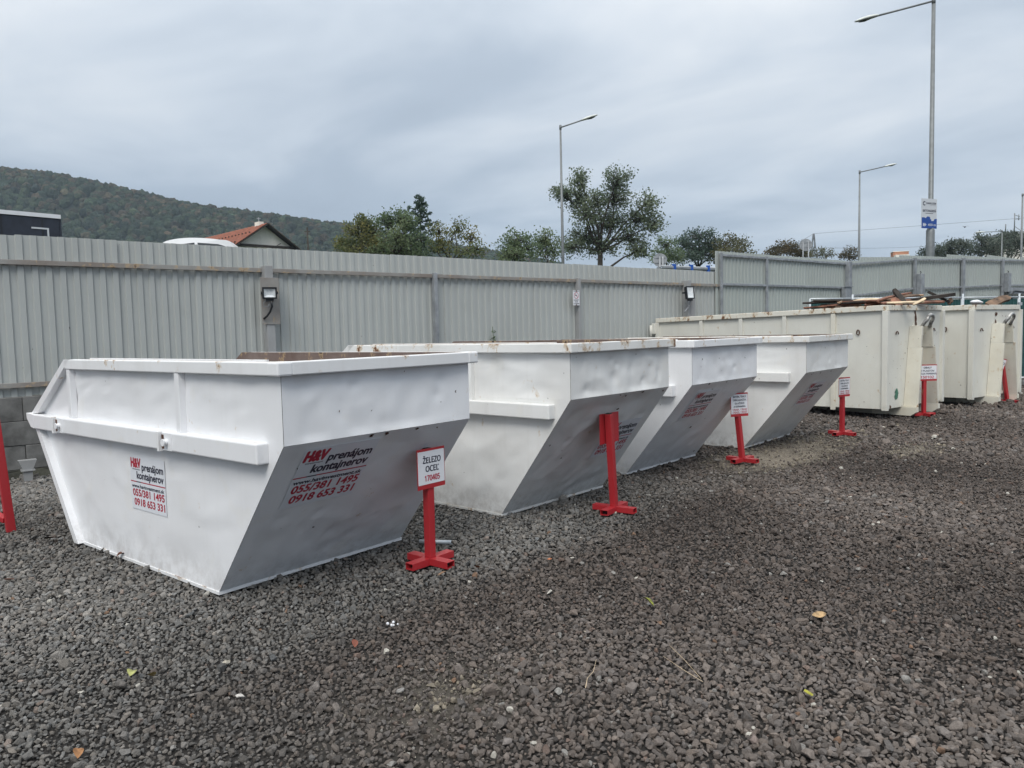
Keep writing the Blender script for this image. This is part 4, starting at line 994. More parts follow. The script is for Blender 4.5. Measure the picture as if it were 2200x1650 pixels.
for px in (1447, 1484, 1520):
    s_ = (gl(px, 576)-fpt(8, 4.2)).dot(FD)
    mb = MB(); mb.box((s_-.05, -.07, zg(s_)-.03), (s_+.06, .03, zg(s_)+.21), bev=.01); mb.build('reflector', M['reflector'], gr)
s_ = S0
while s_ < S1:
    mb = MB(); mb.box((s_-.05, .01, 2.3), (s_+.05, .11, zg(s_)+.1)); mb.build('post', M['galv'], gr); s_ += 2.0

def street_lamp(label, px, py_top, d, hx, hy, rb, lower=None, arm_up=0):
    top = at(px, py_top, d); base = Vector((top.x, top.y, tz(top)))
    t_ = thing('street_lamp', label, 'street lamp', base, 0, 'street lamps along the road')
    H_ = top.z-base.z
    hp = on_plane(hx, hy, top, Vector((FW.x, FW.y, 0)).normalized())-base
    mb = MB()
    if lower:
        zl = on_plane(px, lower, top, Vector((FW.x, FW.y, 0)).normalized()).z-base.z
        mb.tube([(0, 0, 0), (0, 0, zl-.12), (0, 0, zl), (0, 0, H_+.08)], [rb*1.75, rb*1.7, rb*1.05, rb*.75], 12)
    else: mb.tube([(0, 0, 0), (0, 0, H_*.3), (0, 0, H_+.08)], [rb*1.15, rb, rb*.62], 10)
    mb.build('pole', M['lampgrey'], t_)
    d_ = (hp-Vector((0, 0, H_))); e = d_.normalized()
    mb = MB(); mb.tube([(0, 0, H_), Vector((0, 0, H_))+d_*.86], .036, 8); mb.tube([(0, 0, H_-.1), (0, 0, H_+.12)], rb*.8, 10); mb.build('arm', M['lampgrey'], t_)
    side = Vector((0, 0, 1)).cross(e).normalized(); up_ = e.cross(side); up_ = up_ if up_.z > 0 else -up_
    c0 = hp-e*.42; mb = MB(); nseg, nr = 10, 12
    for k in range(nseg+1):
        f = k/nseg; r1 = max(.02, .14*math.sin(math.pi*min(1, .12+f*.82))**.6); hgt_ = r1*.62
        for j in range(nr):
            a_ = 2*math.pi*j/nr; z_ = math.sin(a_)*hgt_; z_ = z_ if z_ > 0 else z_*.55
            mb.v.append(tuple(c0+e*(.85*f)+side*math.cos(a_)*r1+up_*z_))
    for k in range(nseg):
        for j in range(nr): mb.f.append((k*nr+j, k*nr+(j+1) % nr, (k+1)*nr+(j+1) % nr, (k+1)*nr+j)); mb.m.append(0); mb.sm.append(True)
    mb.f += [tuple(range(nr))[::-1], tuple(nseg*nr+j for j in range(nr))]; mb.m += [0, 0]; mb.sm += [False, False]
    mb.build('lamp_head', M['lamphead'], t_)
    mb = MB(); cB = c0+e*.52-up_*.045
    mb.add([cB+e*.22*math.cos(q_)+side*.085*math.sin(q_)-up_*.012 for q_ in [j*2*math.pi/12 for j in range(12)]]+[cB-up_*.045], [(j, (j+1) % 12, 12) for j in range(12)]); mb.build('lens', M['glass'], t_)
    return t_, base
street_lamp('slim grey street lamp rising from beside the big tree', 1204, 274, 38, 1266, 253, .075)
lamp_t, lamp_b = street_lamp('tall grey street lamp carrying the blue and white advert board', 2006, 2, 27.5, 1862, 40, .085, 488)
street_lamp('grey street lamp left of the advert board, arm pointing right', 1847, 370, 52, 1913, 355, .08)
street_lamp('grey street lamp cut by the right edge of the picture', 2197, 419, 60, 2255, 410, .09)
street_lamp('low street lamp before the silvery trees, arm pointing left', 2153, 497, 75, 2106, 499, .075)

# advert board on the tall lamp post
n_ = -Vector((FW.x, FW.y, 0)).normalized()
Pc = on_plane(1996, 459, lamp_b+n_*.16, n_)
yb = math.atan2(RT.y, RT.x)+.42
W_, H_ = .80, 1.07
t_ = thing('advert_board', 'blue and white advert board with arrow on the tall lamp post', 'sign', Pc, yb)
pan = MB().box((-W_/2, -.01, -H_/2), (W_/2, .01, H_/2), 0, .004).build('panel', M['signwhite'], t_)
Q = frame((-W_/2, -.0115, -H_/2), (1, 0, 0), (0, 0, 1)); d = MB(); bl = MB(); wh = MB()
letter(d, 'DANUCEM', .30*W_, .93*W_, .815*H_, .062*H_); letter(d, 'BETONÁREŇ', .08*W_, .92*W_, .555*H_, .072*H_); rect(d, .25*W_, .50*H_, .75*W_, .515*H_); rect(d, .55*W_, .775*H_, .93*W_, .78*H_)
for k in range(22):
    a0, a1 = R(40+280*k/22), R(40+280*(k+1)/22); cc = Vector((.165*W_, .835*H_, .0015))
    d.add([cc+Vector((math.cos(a_)*r_, math.sin(a_)*r_, 0)) for r_, a_ in ((.042, a0), (.042, a1), (.078, a1), (.078, a0))], [(0, 1, 2, 3)])
d.build('lettering', M['ink'], pan, Q)
sk = [(0, .36), (.18, .37), (.24, .34), (.30, .36), (.36, .40), (.50, .40), (.55, .37), (.57, .32), (.63, .30), (.64, .25), (.80, .26), (.83, .32), (1, .34), (1, .0), (0, .0)]
bl.add([(x*W_, y*H_, .0015) for x, y in sk], [tuple(range(len(sk)))]); bl.build('skyline_print', M['signblue'], pan, Q)
for xo in (.08, .18): wh.add([(q_[0]*W_, q_[1]*H_, .003) for q_ in ((xo, .05), (xo+.14, .12), (xo, .19))], [(0, 1, 2)])
letter(wh, '450 m', .42*W_, .93*W_, .085*H_, .075*H_, z=.003); wh.build('lettering', M['signwhite'], pan, Q)
mb = MB(); mb.box((-.12, .012, .30), (.12, .10, .34)); mb.box((-.12, .012, -.34), (.12, .10, -.30)); mb.build('bracket', M['galv'], t_)

def round_back(label, px, py, d, rad, poles):
    C_ = at(px, py, d); base = Vector((C_.x, C_.y, tz(C_)))
    t_ = thing('round_road_sign', label, 'road sign', base, math.atan2(RT.y, RT.x)-.25, 'round road signs seen from behind')
    h = C_.z-base.z; mb = MB(); mb.tube([(0, -.012, h), (0, .012, h)], rad, 24); mb.build('disc', M['galv'], t_)
    mb = MB(); mb.box((-rad*.8, -.035, h+rad*.32), (rad*.8, -.012, h+rad*.42)); mb.box((-rad*.8, -.035, h-rad*.42), (rad*.8, -.012, h-rad*.32)); mb.build('strap', M['galv'], t_)
    for x in poles: mb = MB(); mb.tube([(x, -.05, 0), (x, -.05, h+rad*.5)], .03, 8); mb.build('pole', M['galv'], t_)
round_back('round grey back of a road sign before the bushes', 1418, 559, 27, .24, (-.0, .1))
round_back('round grey back of a road sign on two poles above the taller fence', 1731, 526, 42, .33, (-.14, .14))

# parked car: only the roof clears the fence
def car(label, P, yaw):
    t_ = thing('parked_car', label, 'car', P, yaw); t_.scale = (.72, 1, 1)
    L = 4.1; prof = [(-2.05, .35), (-2.05, .80), (-1.95, 1.02), (-1.55, 1.12), (-1.12, 1.50), (-.75, 1.62), (-.2, 1.665), (.45, 1.64), (.85, 1.56), (1.62, 1.02), (2.0, .86), (2.05, .40)]
    cr = lambda a, b, c, d, f: .5*(2*b+(c-a)*f+(2*a-5*b+4*c-d)*f*f+(3*b-a-3*c+d)*f**3)
    q_ = prof; prof = []
    for i_ in range(len(q_)-1):
        w4 = [q_[max(0, i_-1)], q_[i_], q_[i_+1], q_[min(len(q_)-1, i_+2)]]
        for f in ((0, .25, .5, .75) if 3 <= i_ < 9 else (0,)): prof.append(tuple(cr(*[w_[j] for w_ in w4], f) for j in (0, 1)))
    prof.append(q_[-1])
    wl = lambda z: .86 if z < 1.05 else .86-.24*(z-1.05)/.6
    mb = MB(); n = len(prof)
    for sg in (-1, 1): mb.v += [(x, sg*wl(z), z) for x, z in prof]
    for k in range(n-1): mb.f.append((k, k+1, n+k+1, n+k)); mb.m.append(0); mb.sm.append(True)
    mb.f += [tuple(range(n)), tuple(range(n, 2*n))]; mb.m += [0, 0]; mb.sm += [False, False]
    mb.add([(-2.05, -.86, .35), (2.05, -.86, .40), (2.05, .86, .40), (-2.05, .86, .35)], [(0, 1, 2, 3)])
    body = mb.build('body', M['carpaint'], t_)
    for sg in (-1, 1):
        for q_ in ([(-1.28, 1.10), (-.98, 1.47), (-.22, 1.56), (-.18, 1.10)], [(-.10, 1.10), (-.14, 1.56), (.42, 1.54), (.80, 1.45), (1.25, 1.10)]):
            mb = MB(); mb.prism([(x, sg*(wl(z)-.004), z) for x, z in q_], (0, sg*.012, 0)); mb.build('window', M['glass'], body)
    for q_ in ([(-1.53, 1.15), (-1.16, 1.48)], [(.92, 1.53), (1.58, 1.07)]):
        (x0, z0), (x1, z1) = q_; y0, y1 = wl(z0)-.1, wl(z1)-.1; nv = Vector((-(z1-z0), 0, x1-x0)).normalized(); nv = nv if nv.z > 0 else -nv
        mb = MB(); mb.prism([(x0, -y0, z0), (x0, y0, z0), (x1, y1, z1), (x1, -y1, z1)], nv*.008); mb.build('window', M['glass'], body)
    for x in (-1.3, 1.3):
        for sg in (-1, 1):
            mb = MB(); mb.tube([(x, sg*.66, .31), (x, sg*.88, .31)], .31, 20); wh_ = mb.build('wheel', M['tyre'], t_)
            mb = MB(); mb.tube([(x, sg*.87, .31), (x, sg*.89, .31)], .19, 16); mb.build('rim', M['zinc'], wh_)
Pr = at(430, 515, 16.4); zc = Pr.z-1.665-.035
car('white car parked behind the fence with only its roof showing', Vector((Pr.x, Pr.y, zc)), math.atan2(RT.y, RT.x)+.45)

# curtain-sided trailer at the far left
Q1 = at(128, 459, 25.0); yaw = -.02; zr_ = tz(Q1)
t_ = thing('truck_trailer', 'dark curtain-sided truck trailer with pale roof edge at the far left', 'trailer', Vector((Q1.x, Q1.y, zr_)), yaw)
Ht = Q1.z-zr_; Lt = 9.0
mb = MB(); mb.box((-Lt, 0, .95), (-.02, 2.5, Ht-.17), bev=.02); cu = mb.build('curtain', M['curtain'], t_)
mb = MB()
for k in range(8): mb.box((-.55-k*1.15, -.012, 1.0), (-.51-k*1.15, -.001, Ht-.2))
mb.build('strap', M['black'], cu)
mb = MB(); mb.grid(lambda u, v: Vector((-Lt-.02+(Lt+.04)*u, -.03+2.56*v, Ht-.06+.10*math.sin(math.pi*v)+.02*noise.noise((u*14, v*2, 1)))), 40, 6); mb.box((-Lt-.02, -.03, Ht-.168), (.02, .02, Ht-.04)); mb.build('roof_tarp', M['paper'], t_, fix=False)
mb = MB(); mb.box((-.02, .0, .95), (.03, 2.5, Ht-.18)); mb.build('rear_door', M['curtain'], t_)
mb = MB(); mb.box((-.85, -.016, Ht-.55), (-.35, -.002, Ht-.50)); mb.box((-.40, -.016, Ht-.86), (-.35, -.002, Ht-.55)); mb.build('corner_mark', M['signwhite'], cu)
mb = MB(); mb.box((-Lt, .3, .7), (-.1, 2.2, .945)); mb.build('chassis', M['black'], t_)
for x in (-1.6, -2.9, -7.6):
    for y in (.15, 2.05): mb = MB(); mb.tube([(x, y, .5), (x, y+.32, .5)], .5, 20); mb.build('wheel', M['tyre'], t_)

# house with clay tiled roof
AP = at(575, 479, 75); hy_ = math.atan2(FW.y, FW.x)+R(45)                   # ridge runs away to the left
hz0 = tz(AP)
t_ = thing('gabled_house', 'cream gabled house with orange clay tile roof and dark timber bargeboards', 'house', Vector((AP.x, AP.y, hz0)), hy_-math.pi/2)
# local: +y along the ridge (away), x across, origin under the apex of the near gable
za_ = AP.z-hz0; hw, rise = 4.35, 2.95; Lh = 16.0; ov = .75
zl_ = za_-rise
mb = MB(); iw = hw-.55; zw = za_-.18-rise*iw/hw
mb.prism([(-iw, ov, 0), (iw, ov, 0), (iw, ov, zw), (0, ov, za_-.18), (-iw, ov, zw)], (0, Lh-2*ov, 0)); mb.build('wall', M['plaster'], t_)
nc = 15
for sg in (-1, 1):
    for k in range(nc):
        f0, f1 = k/nc, (k+1)/nc
        xa, xb = sg*hw*f0, sg*hw*(f1+.012); z0_, z1_ = za_-rise*f0, za_-rise*(f1+.012)
        mb = MB(); nw = 44
        for j in range(nw+1):
            y = Lh*j/nw; wv = .035*(j % 2)
            mb.v += [(xa, y, z0_+.01+wv), (xb, y, z1_+.055+wv), (xb, y, z1_-.01+wv)]
        for j in range(nw):
            for e_ in (0, 1): mb.f.append((j*3+e_, j*3+3+e_, j*3+4+e_, j*3+1+e_)); mb.m.append(0); mb.sm.append(False)
        mb.build('tile_course', M['tile'], t_)
    mb = MB(); dv = Vector((sg*hw, 0, -rise)).normalized()
    mb.bar(Vector((0, -.02, za_-.12)), Vector((sg*hw*1.01, -.02, za_-.12-rise*1.01)), .07, .24, up=(0, 1, 0)); mb.build('bargeboard', M['timber'], t_)
    mb = MB(); mb.add([(0, .02, za_-.06), (sg*hw, .02, zl_-.06), (sg*hw, Lh, zl_-.06), (0, Lh, za_-.06)], [(0, 1, 2, 3)]); mb.build('soffit', M['timber'], t_, fix=False)
mb = MB(); zt_ = za_-rise*.76; mb.box((-hw*.78, .30, zt_-.12), (hw*.78, .5, zt_+.12)); mb.build('tie_beam', M['timber'], t_)
mb = MB(); mb.bar((hw*.38, .62, za_-rise*.62), (-hw*.1, .62, za_-rise*1.02), .05, .05); mb.build('cable', M['black'], t_)
mb = MB(); mb.box((-.25, 1.3, za_-.2), (.25, 2.2, za_+.28)); ch = mb.build('chimney', M['plaster'], t_); mb = MB(); mb.tube([(0, 1.8, za_+.28), (0, 1.8, za_+.75)], .05, 6); mb.box((-.2, 1.77, za_+.62), (.2, 1.83, za_+.68)); mb.build('vent_pipe', M['galv'], ch)
for sg in (-1, 1):
    mb = MB(); mb.box((sg*1.3-.5, ov-.03, za_-rise-1.9), (sg*1.3+.5, ov-.003, za_-rise-.6)); wn = mb.build('window', M['glass'], t_)
    mb = MB(); mb.box((sg*1.3-.58, ov-.05, za_-rise-1.98), (sg*1.3+.58, ov-.031, za_-rise-1.9)); mb.build('frame', M['signwhite'], wn)
# snow guards on the tiles
mb = MB()
for k in range(19):
    for f in (.35, .7): mb.box((-hw*f-.05, .8+k*.75, za_-rise*f+.05), (-hw*f+.05, .9+k*.75, za_-rise*f+.18))
mb.build('snow_guard', M['timber'], t_)['kind'] = 'stuff'

def utility_pole(label, px, py, d):
    tp = at(px, py, d); z_ = tz(tp); t_ = thing('utility_pole', label, 'pole', Vector((tp.x, tp.y, z_)), AZ-math.pi/2, 'wooden poles')
    mb = MB(); mb.tube([(0, 0, 0), (0, 0, tp.z-z_)], [.10, .06], 8); mb.build('pole', M['bark'], t_)
    mb = MB(); mb.box((-.22, -.03, tp.z-z_-.35), (.22, .03, tp.z-z_-.28)); mb.build('crossarm', M['bark'], t_)
utility_pole('thin wooden pole between the house and the yellowing trees', 660, 489, 60)

# lattice pylon and cables in the distance
tp = at(1748, 502, 300); z_ = tz(tp)
t_ = thing('lattice_pylon', 'tiny lattice pylon far beyond the taller fence', 'pylon', Vector((tp.x, tp.y, z_)), AZ)
Hp = tp.z-z_; mb = MB(); wb = 4.0
for k in range(4):
    a_ = math.pi/4+k*math.pi/2; a2 = a_+math.pi/2
    c0, c1 = Vector((math.cos(a_), math.sin(a_), 0)), Vector((math.cos(a2), math.sin(a2), 0))
    mb.tube([c0*wb, c0*.25+Vector((0, 0, Hp))], .16, 4)
    for j in range(9):
        f0, f1 = j/9, (j+1)/9; r0, r1 = wb+(.25-wb)*f0, wb+(.25-wb)*f1
        mb.tube([c0*r0+Vector((0, 0, Hp*f0)), c1*r1+Vector((0, 0, Hp*f1))], .09, 3)
for zf in (.62, .80): mb.tube([Vector((0, -5*(1.2-zf)*2, Hp*zf)), Vector((0, 5*(1.2-zf)*2, Hp*zf))], .15, 4)
mb.build('lattice', M['wirefar'], t_)
def cable(label, a_, b_, sag, r_=.05):
    pts = [a_.lerp(b_, k/16)-Vector((0, 0, sag*4*(k/16)*(1-k/16))) for k in range(17)]
    mb = MB(); mb.tube(pts, r_, 4); o = mb.build('power_line', M['wirefar']); tag(o, label, 'cable', 'power lines')
cable('thin power line running right from the pylon top behind the advert board', tp, at(2230, 466, 260), 0.0, .06)
cable('thin power line sloping down left from the pylon top', tp, at(1560, 560, 340), 3.0, .06)
cable('thin low power line between the pylon and the tall lamp post', at(1765, 532, 280), at(2010, 528, 270), 0.5, .05)

# far buildings and masts
c = at(1931, 552, 190); t_ = thing('rooftop_block', 'small orange rooftop block beyond the corner of the fence', 'building', Vector((c.x, c.y, 0)), AZ-.3)
zt_ = at(1931, 541, 190).z
mb = MB(); mb.box((-1.9, -1.9, 0), (1.6, 1.6, zt_-.12)); mb.build('wall', M['brick'], t_)
mb = MB(); mb.box((-2.0, -2.0, zt_-.12), (1.7, 1.7, zt_)); mb.build('roof', M['plaster'], t_)
mb = MB(); mb.box((-5, -1.5, 0), (-2.05, 1.5, zt_-1.1)); mb.build('annex', M['plaster'], t_)
c = at(2190, 500, 130); zt_ = at(2190, 497, 130).z
t_ = thing('flat_roof_building', 'grey flat roofed building behind the silvery trees at the right edge', 'building', Vector((c.x, c.y, 0)), AZ-math.pi/2)
mb = MB(); mb.box((-1.0, 0, 0), (14, 8, zt_-.4)); mb.build('wall', M['plaster'], t_)
mb = MB(); mb.box((-1.4, -.4, zt_-.4), (14.4, 8.4, zt_)); mb.build('roof', M['galv'], t_)
for x, h in ((1.0, 3.2), (-.5, 1.4)): 
    mb = MB(); mb.tube([(x-1.2, 1, zt_-.01), (x-1.2, 1, zt_+h)], .09, 6); mb.build('mast', M['lampgrey'], t_)
mb = MB(); mb.tube([(-.2, 1, zt_+2.9), (.7, 1, zt_+2.6)], .05, 5); mb.tube([(-.2, 1, zt_+2.2), (.7, 1, zt_+2.2)], .05, 5); mb.tube([(.5, 1, zt_+2.0), (.5, 1, zt_+3.0)], .07, 5); mb.tube([(-.2, 1, zt_+1.0), (1.2, 1, zt_+.02)], .05, 5); mb.build('antenna', M['lampgrey'], t_)

bd = at(2073, 488, 60); t_ = thing('flying_bird', 'tiny dark bird in the sky right of the advert board', 'bird', bd, AZ)
mb = MB(); mb.tube([(-.14, 0, 0), (-.06, 0, .01), (.04, 0, .01), (.13, 0, 0)], [.008, .045, .05, .012], 8); mb.build('body', M['black'], t_)
for sg in (-1, 1):
    mb = MB(); mb.add([(.06, sg*.03, .02), (-.05, sg*.03, .02), (-.02, sg*.18, .09), (.05, sg*.17, .09), (-.06, sg*.34, .05)], [(0, 1, 2, 3), (3, 2, 4)]); mb.build('wing', M['black'], t_)

# ------------------------------------------------------------------ trees
def tree(name, label, px, d, lobes, mat, leaf=.16, dens=1.0, trunk_r=.14, seed=0, clump=.30, wob=.35, base_px=None, twigs=26, cat='tree'):
    """lobes: (px, py, rx, ry) of each leafy bough as it appears; set at varied depths round the trunk"""
    rr = random.Random(seed)
    B_ = at(base_px or px, 560, d); z_ = tz(B_); base = Vector((B_.x, B_.y, z_))
    t_ = thing(name, label, cat, base, 0, 'trees beyond the fence')
    k = d/F_PX; cen = []
    for (lx, ly, rx, ry) in lobes:
        dz = rr.uniform(-1, 1)*rx*k*1.1
        c = on_plane(lx, ly, base+Vector((FW.x, FW.y, 0)).normalized()*dz, Vector((FW.x, FW.y, 0)).normalized())-base
        cen.append((c, rx*k, ry*k))
    tb = MB(); lf = MB(); cl_ = MB()
    low = min(c.z for c, _, _ in cen); top = max(c.z for c, _, _ in cen)
    fork = Vector((0, 0, max(.8, min(low, top*.55))))
    tb.tube([(0, 0, -.2), Vector((rr.uniform(-.1, .1), rr.uniform(-.1, .1), fork.z*.5)), fork], [trunk_r*1.3, trunk_r, trunk_r*.8], 8)
    for (c, rx, ry) in cen:
        st_ = fork if c.z > fork.z else Vector((0, 0, max(.4, c.z*.6)))
        mid = st_.lerp(c, .5)+Vector((rr.gauss(0, wob*.5), rr.gauss(0, wob*.5), rr.uniform(.0, wob)))
        pts = [st_, st_.lerp(mid, .55)+Vector((rr.gauss(0, wob*.3), rr.gauss(0, wob*.3), 0)), mid, mid.lerp(c, .6)+Vector((rr.gauss(0, wob*.25), rr.gauss(0, wob*.25), .05)), c]
        tb.tube(pts, [trunk_r*.45, trunk_r*.36, trunk_r*.27, trunk_r*.17, trunk_r*.07], 6)
        nt = int(twigs*dens*2.0*max(.5, rx*ry))
        for q_ in range(max(10, nt)):
            v = Vector((rr.gauss(0, 1), rr.gauss(0, 1), rr.gauss(0, 1))).normalized()
            rad = rr.uniform(.25, 1.25)**.6
            e = c+Vector((v.x*rx, v.y*rx, v.z*ry))*rad
            a_ = pts[3].lerp(c, rr.uniform(.0, 1))
            m1 = a_.lerp(e, .55)+Vector((rr.gauss(0, .12), rr.gauss(0, .12), rr.uniform(0, .2)))*rx
            tb.tube([a_, m1, e], [trunk_r*.12+.006, trunk_r*.07+.005, .005], 4, caps=False)
            for f in (.55, .8, 1.0):
                pnt = m1.lerp(e, f) if f > .5 else a_.lerp(m1, f*2)
                leaf_quads(lf, pnt+Vector((rr.gauss(0, .10), rr.gauss(0, .10), rr.gauss(0, .10))), int(rr.uniform(5, 10)), clump*.5, leaf*.8, rr, droop=.15)
    tb.build('trunk', M['bark'], t_, fix=False); lf.build('crown', M[mat], t_, fix=False)
    return t_
tree('leafy_tree', 'low yellow-green tree left of the conifer, nearest the wooden pole', 790, 38, [(768, 505, 26, 34), (800, 498, 26, 34), (742, 528, 22, 18), (775, 535, 40, 18), (812, 530, 30, 22), (782, 478, 12, 16)], 'leaf_yellow', .15, 1.3, .10, 1, .26)
tree('leafy_tree', 'taller green tree standing against the conifer', 853, 37, [(858, 470, 22, 24), (832, 478, 20, 26), (878, 478, 18, 24), (852, 512, 34, 24), (892, 520, 34, 26), (822, 538, 36, 14), (868, 546, 46, 12)], 'leaf_green', .15, 1.3, .12, 2, .26)
tree('leafy_tree', 'sparse tree with yellow tips right of the conifer', 968, 36, [(945, 497, 16, 24), (985, 488, 16, 20), (972, 515, 24, 20), (1012, 512, 20, 18), (952, 535, 30, 18), (1030, 535, 22, 14), (1000, 545, 36, 12)], 'leaf_yellow', .13, .75, .10, 3, .24, twigs=20)
tree('leafy_tree', 'round leafy tree left of the slim street lamp', 1115, 42, [(1112, 515, 30, 22), (1090, 535, 24, 22), (1130, 535, 34, 24), (1105, 548, 40, 14)], 'leaf_green', .15, 1.2, .12, 4, .28)
tree('leafy_tree', 'small leafy tree just behind the slim street lamp', 1172, 43, [(1172, 512, 20, 20), (1162, 535, 24, 20), (1186, 538, 22, 22)], 'leaf_green', .15, 1.1, .10, 5, .28)
tree('broad_tree', 'tallest broad tree with dark limbs rising over the fence', 1290, 46,
     [(1244, 382, 14, 20), (1238, 425, 30, 34), (1205, 415, 24, 14), (1262, 460, 34, 30), (1330, 385, 30, 30), (1322, 425, 38, 30), (1282, 430, 24, 24), (1312, 480, 46, 30), (1396, 432, 30, 20), (1380, 470, 40, 24), (1410, 482, 24, 22), (1250, 510, 42, 28), (1355, 515, 38, 24), (1225, 535, 32, 22), (1300, 535, 36, 20), (1370, 540, 30, 14)],
     'leaf_dark', .17, 1.3, .18, 6, .34, .4, twigs=24)
tree('leafy_tree', 'dark bush behind the round road sign', 1432, 58, [(1432, 528, 26, 22), (1420, 550, 30, 18), (1448, 552, 24, 16)], 'leaf_green', .18, 1.0, .12, 7, .32)
tree('pine_tree', 'dark layered pine left of the taller fence', 1500, 62, [(1500, 505, 34, 14), (1475, 522, 32, 14), (1528, 520, 30, 14), (1500, 535, 46, 14), (1475, 552, 40, 14), (1530, 550, 36, 16)], 'needle', .20, 1.0, .17, 8, .34)
tree('leafy_tree', 'olive tree half hidden by the end of the taller fence', 1575, 60, [(1558, 525, 26, 18), (1590, 522, 24, 14), (1575, 545, 44, 16), (1545, 548, 24, 18)], 'leaf_olive', .18, 1.0, .13, 9, .32)
tree('round_tree', 'dark round autumn tree left of the pair of sign poles', 1690, 85, [(1690, 533, 34, 14), (1665, 545, 24, 12), (1715, 545, 26, 14)], 'leaf_rust', .24, 1.0, .18, 10, .42)
tree('thin_bush', 'thin brownish bush right of the pair of sign poles', 1762, 80, [(1760, 543, 22, 10), (1778, 546, 14, 10)], 'leaf_olive', .18, .7, .10, 11, .36)
tree('small_tree', 'small brownish tree left of the street lamp near the corner', 1822, 78, [(1826, 540, 14, 11), (1815, 549, 14, 8), (1835, 550, 12, 8)], 'leaf_rust', .18, .7, .10, 12, .32)
tree('silvery_tree', 'silvery poplar directly right of the tall lamp post', 2035, 88, [(2010, 538, 24, 14), (2045, 530, 22, 18), (2075, 528, 18, 18), (2040, 548, 50, 12), (1985, 545, 12, 12)], 'leaf_silver', .24, .9, .16, 13, .42)
tree('silvery_tree', 'silvery poplar under the low street lamp', 2120, 84, [(2112, 520, 16, 20), (2100, 540, 24, 14), (2135, 535, 22, 18)], 'leaf_silver', .23, .9, .16, 14, .42)
tree('silvery_tree', 'silvery poplar nearest the right edge', 2172, 86, [(2165, 510, 18, 18), (2155, 530, 22, 22), (2190, 525, 24, 22), (2215, 520, 22, 26)], 'leaf_silver', .23, .9, .16, 15, .42)
# conifer
tpc = at(901, 416, 41); bz = tz(tpc); t_ = thing('conifer', 'slender dark conifer with a pointed drooping top', 'tree', Vector((tpc.x, tpc.y, bz)), 0, 'trees beyond the fence')
Hc = tpc.z-bz; rr = random.Random(21); tb = MB(); lf = MB()
tb.tube([(0, 0, 0), (0, 0, Hc*.6), (.02, 0, Hc)], [.11, .06, .008], 8)
for k in range(54):
    f = (k/54)**.9; z_ = Hc*(.40+.585*f); ln = (1-f)**.8*1.65*rr.uniform(.65, 1.2)+.10; an = k*2.39996
    dirv = Vector((math.cos(an), math.sin(an), 0)); e = Vector((0, 0, z_))+dirv*ln+Vector((0, 0, -.10*ln+.12*f))
    mid = Vector((0, 0, z_))+dirv*ln*.5+Vector((0, 0, -.10*ln))
    tb.tube([(0, 0, z_), mid, e], [.02, .012, .004], 4, caps=False)
    for j in range(int(6+ln*15)):
        g_ = rr.uniform(.12, 1); leaf_quads(lf, Vector((0, 0, z_)).lerp(mid, g_*2) if g_ < .5 else mid.lerp(e, g_*2-1), 4, .06, .13, rr, droop=.5)
tb.build('trunk', M['bark'], t_, fix=False); lf.build('crown', M['needle'], t_, fix=False)

# ------------------------------------------------------------------ wooded hill
HD = 620.0
sky = [(-900, 330), (-500, 345), (-200, 362), (0, 379), (150, 391), (300, 424), (400, 447), (520, 465), (650, 480), (760, 492), (850, 512), (950, 532), (1050, 552), (1200, 585), (1400, 625), (1700, 680), (2200, 688)]
def hill_top(px):
    xs_ = [a for a, _ in sky]; ys_ = [b for _, b in sky]; return float(np.interp(px, xs_, ys_))
HW = Vector((FW.x, FW.y, 0)).normalized()
def hill_pt(u, v):
    px = -900+3100*u; y = hill_top(px); top = on_plane(px, y, CAM+HW*HD, HW)
    foot = on_plane(px, 700, CAM+HW*(HD-230), HW); zt_ = max(top.z, 4.0)
    base = Vector((top.x, top.y, 0)); dirv = Vector((HW.x, HW.y, 0))
    s_ = v*1.6
    if s_ <= 1: z_ = 2+(zt_-2)*(math.sin((s_-.5)*math.pi)*.5+.5)**.9; P = base-dirv*230*(1-s_)
    else: z_ = zt_-(s_-1)*zt_*.5; P = base+dirv*230*(s_-1)
    z_ += 3.0*noise.noise((P.x*.012, P.y*.012, 0))*min(1, s_*2)*min(1, zt_/30)
    return Vector((P.x, P.y, z_-3))
mb = MB(); mb.grid(hill_pt, 90, 40); m, t, p = newmat('forest_floor'); g_ = t.add('ShaderNodeNewGeometry')
setp(t, p, t.ramp(t.noise(g_.outputs['Position'], .05, 5, .6), (.35, (.025, .035, .022)), (.65, (.05, .055, .03))), .95)
tag(mb.build('hill', m, fix=False), kind='structure')
def crown_mesh(i):
    rr = random.Random(300+i); bm = bmesh.new(); bmesh.ops.create_icosphere(bm, subdivisions=3, radius=1)
    for v in bm.verts:
        n_ = v.co.normalized(); v.co = n_*(1+.28*noise.noise(n_*1.7+Vector((i*7, 0, 0)))+.22*noise.noise(n_*4.3+Vector((0, i*5, 0)))+.14*noise.noise(n_*9)); v.co.z *= 1.05
    me = bpy.data.meshes.new('crown_piece'); bm.to_mesh(me); bm.free(); me.polygons.foreach_set('use_smooth', [False]*len(me.polygons)); return me
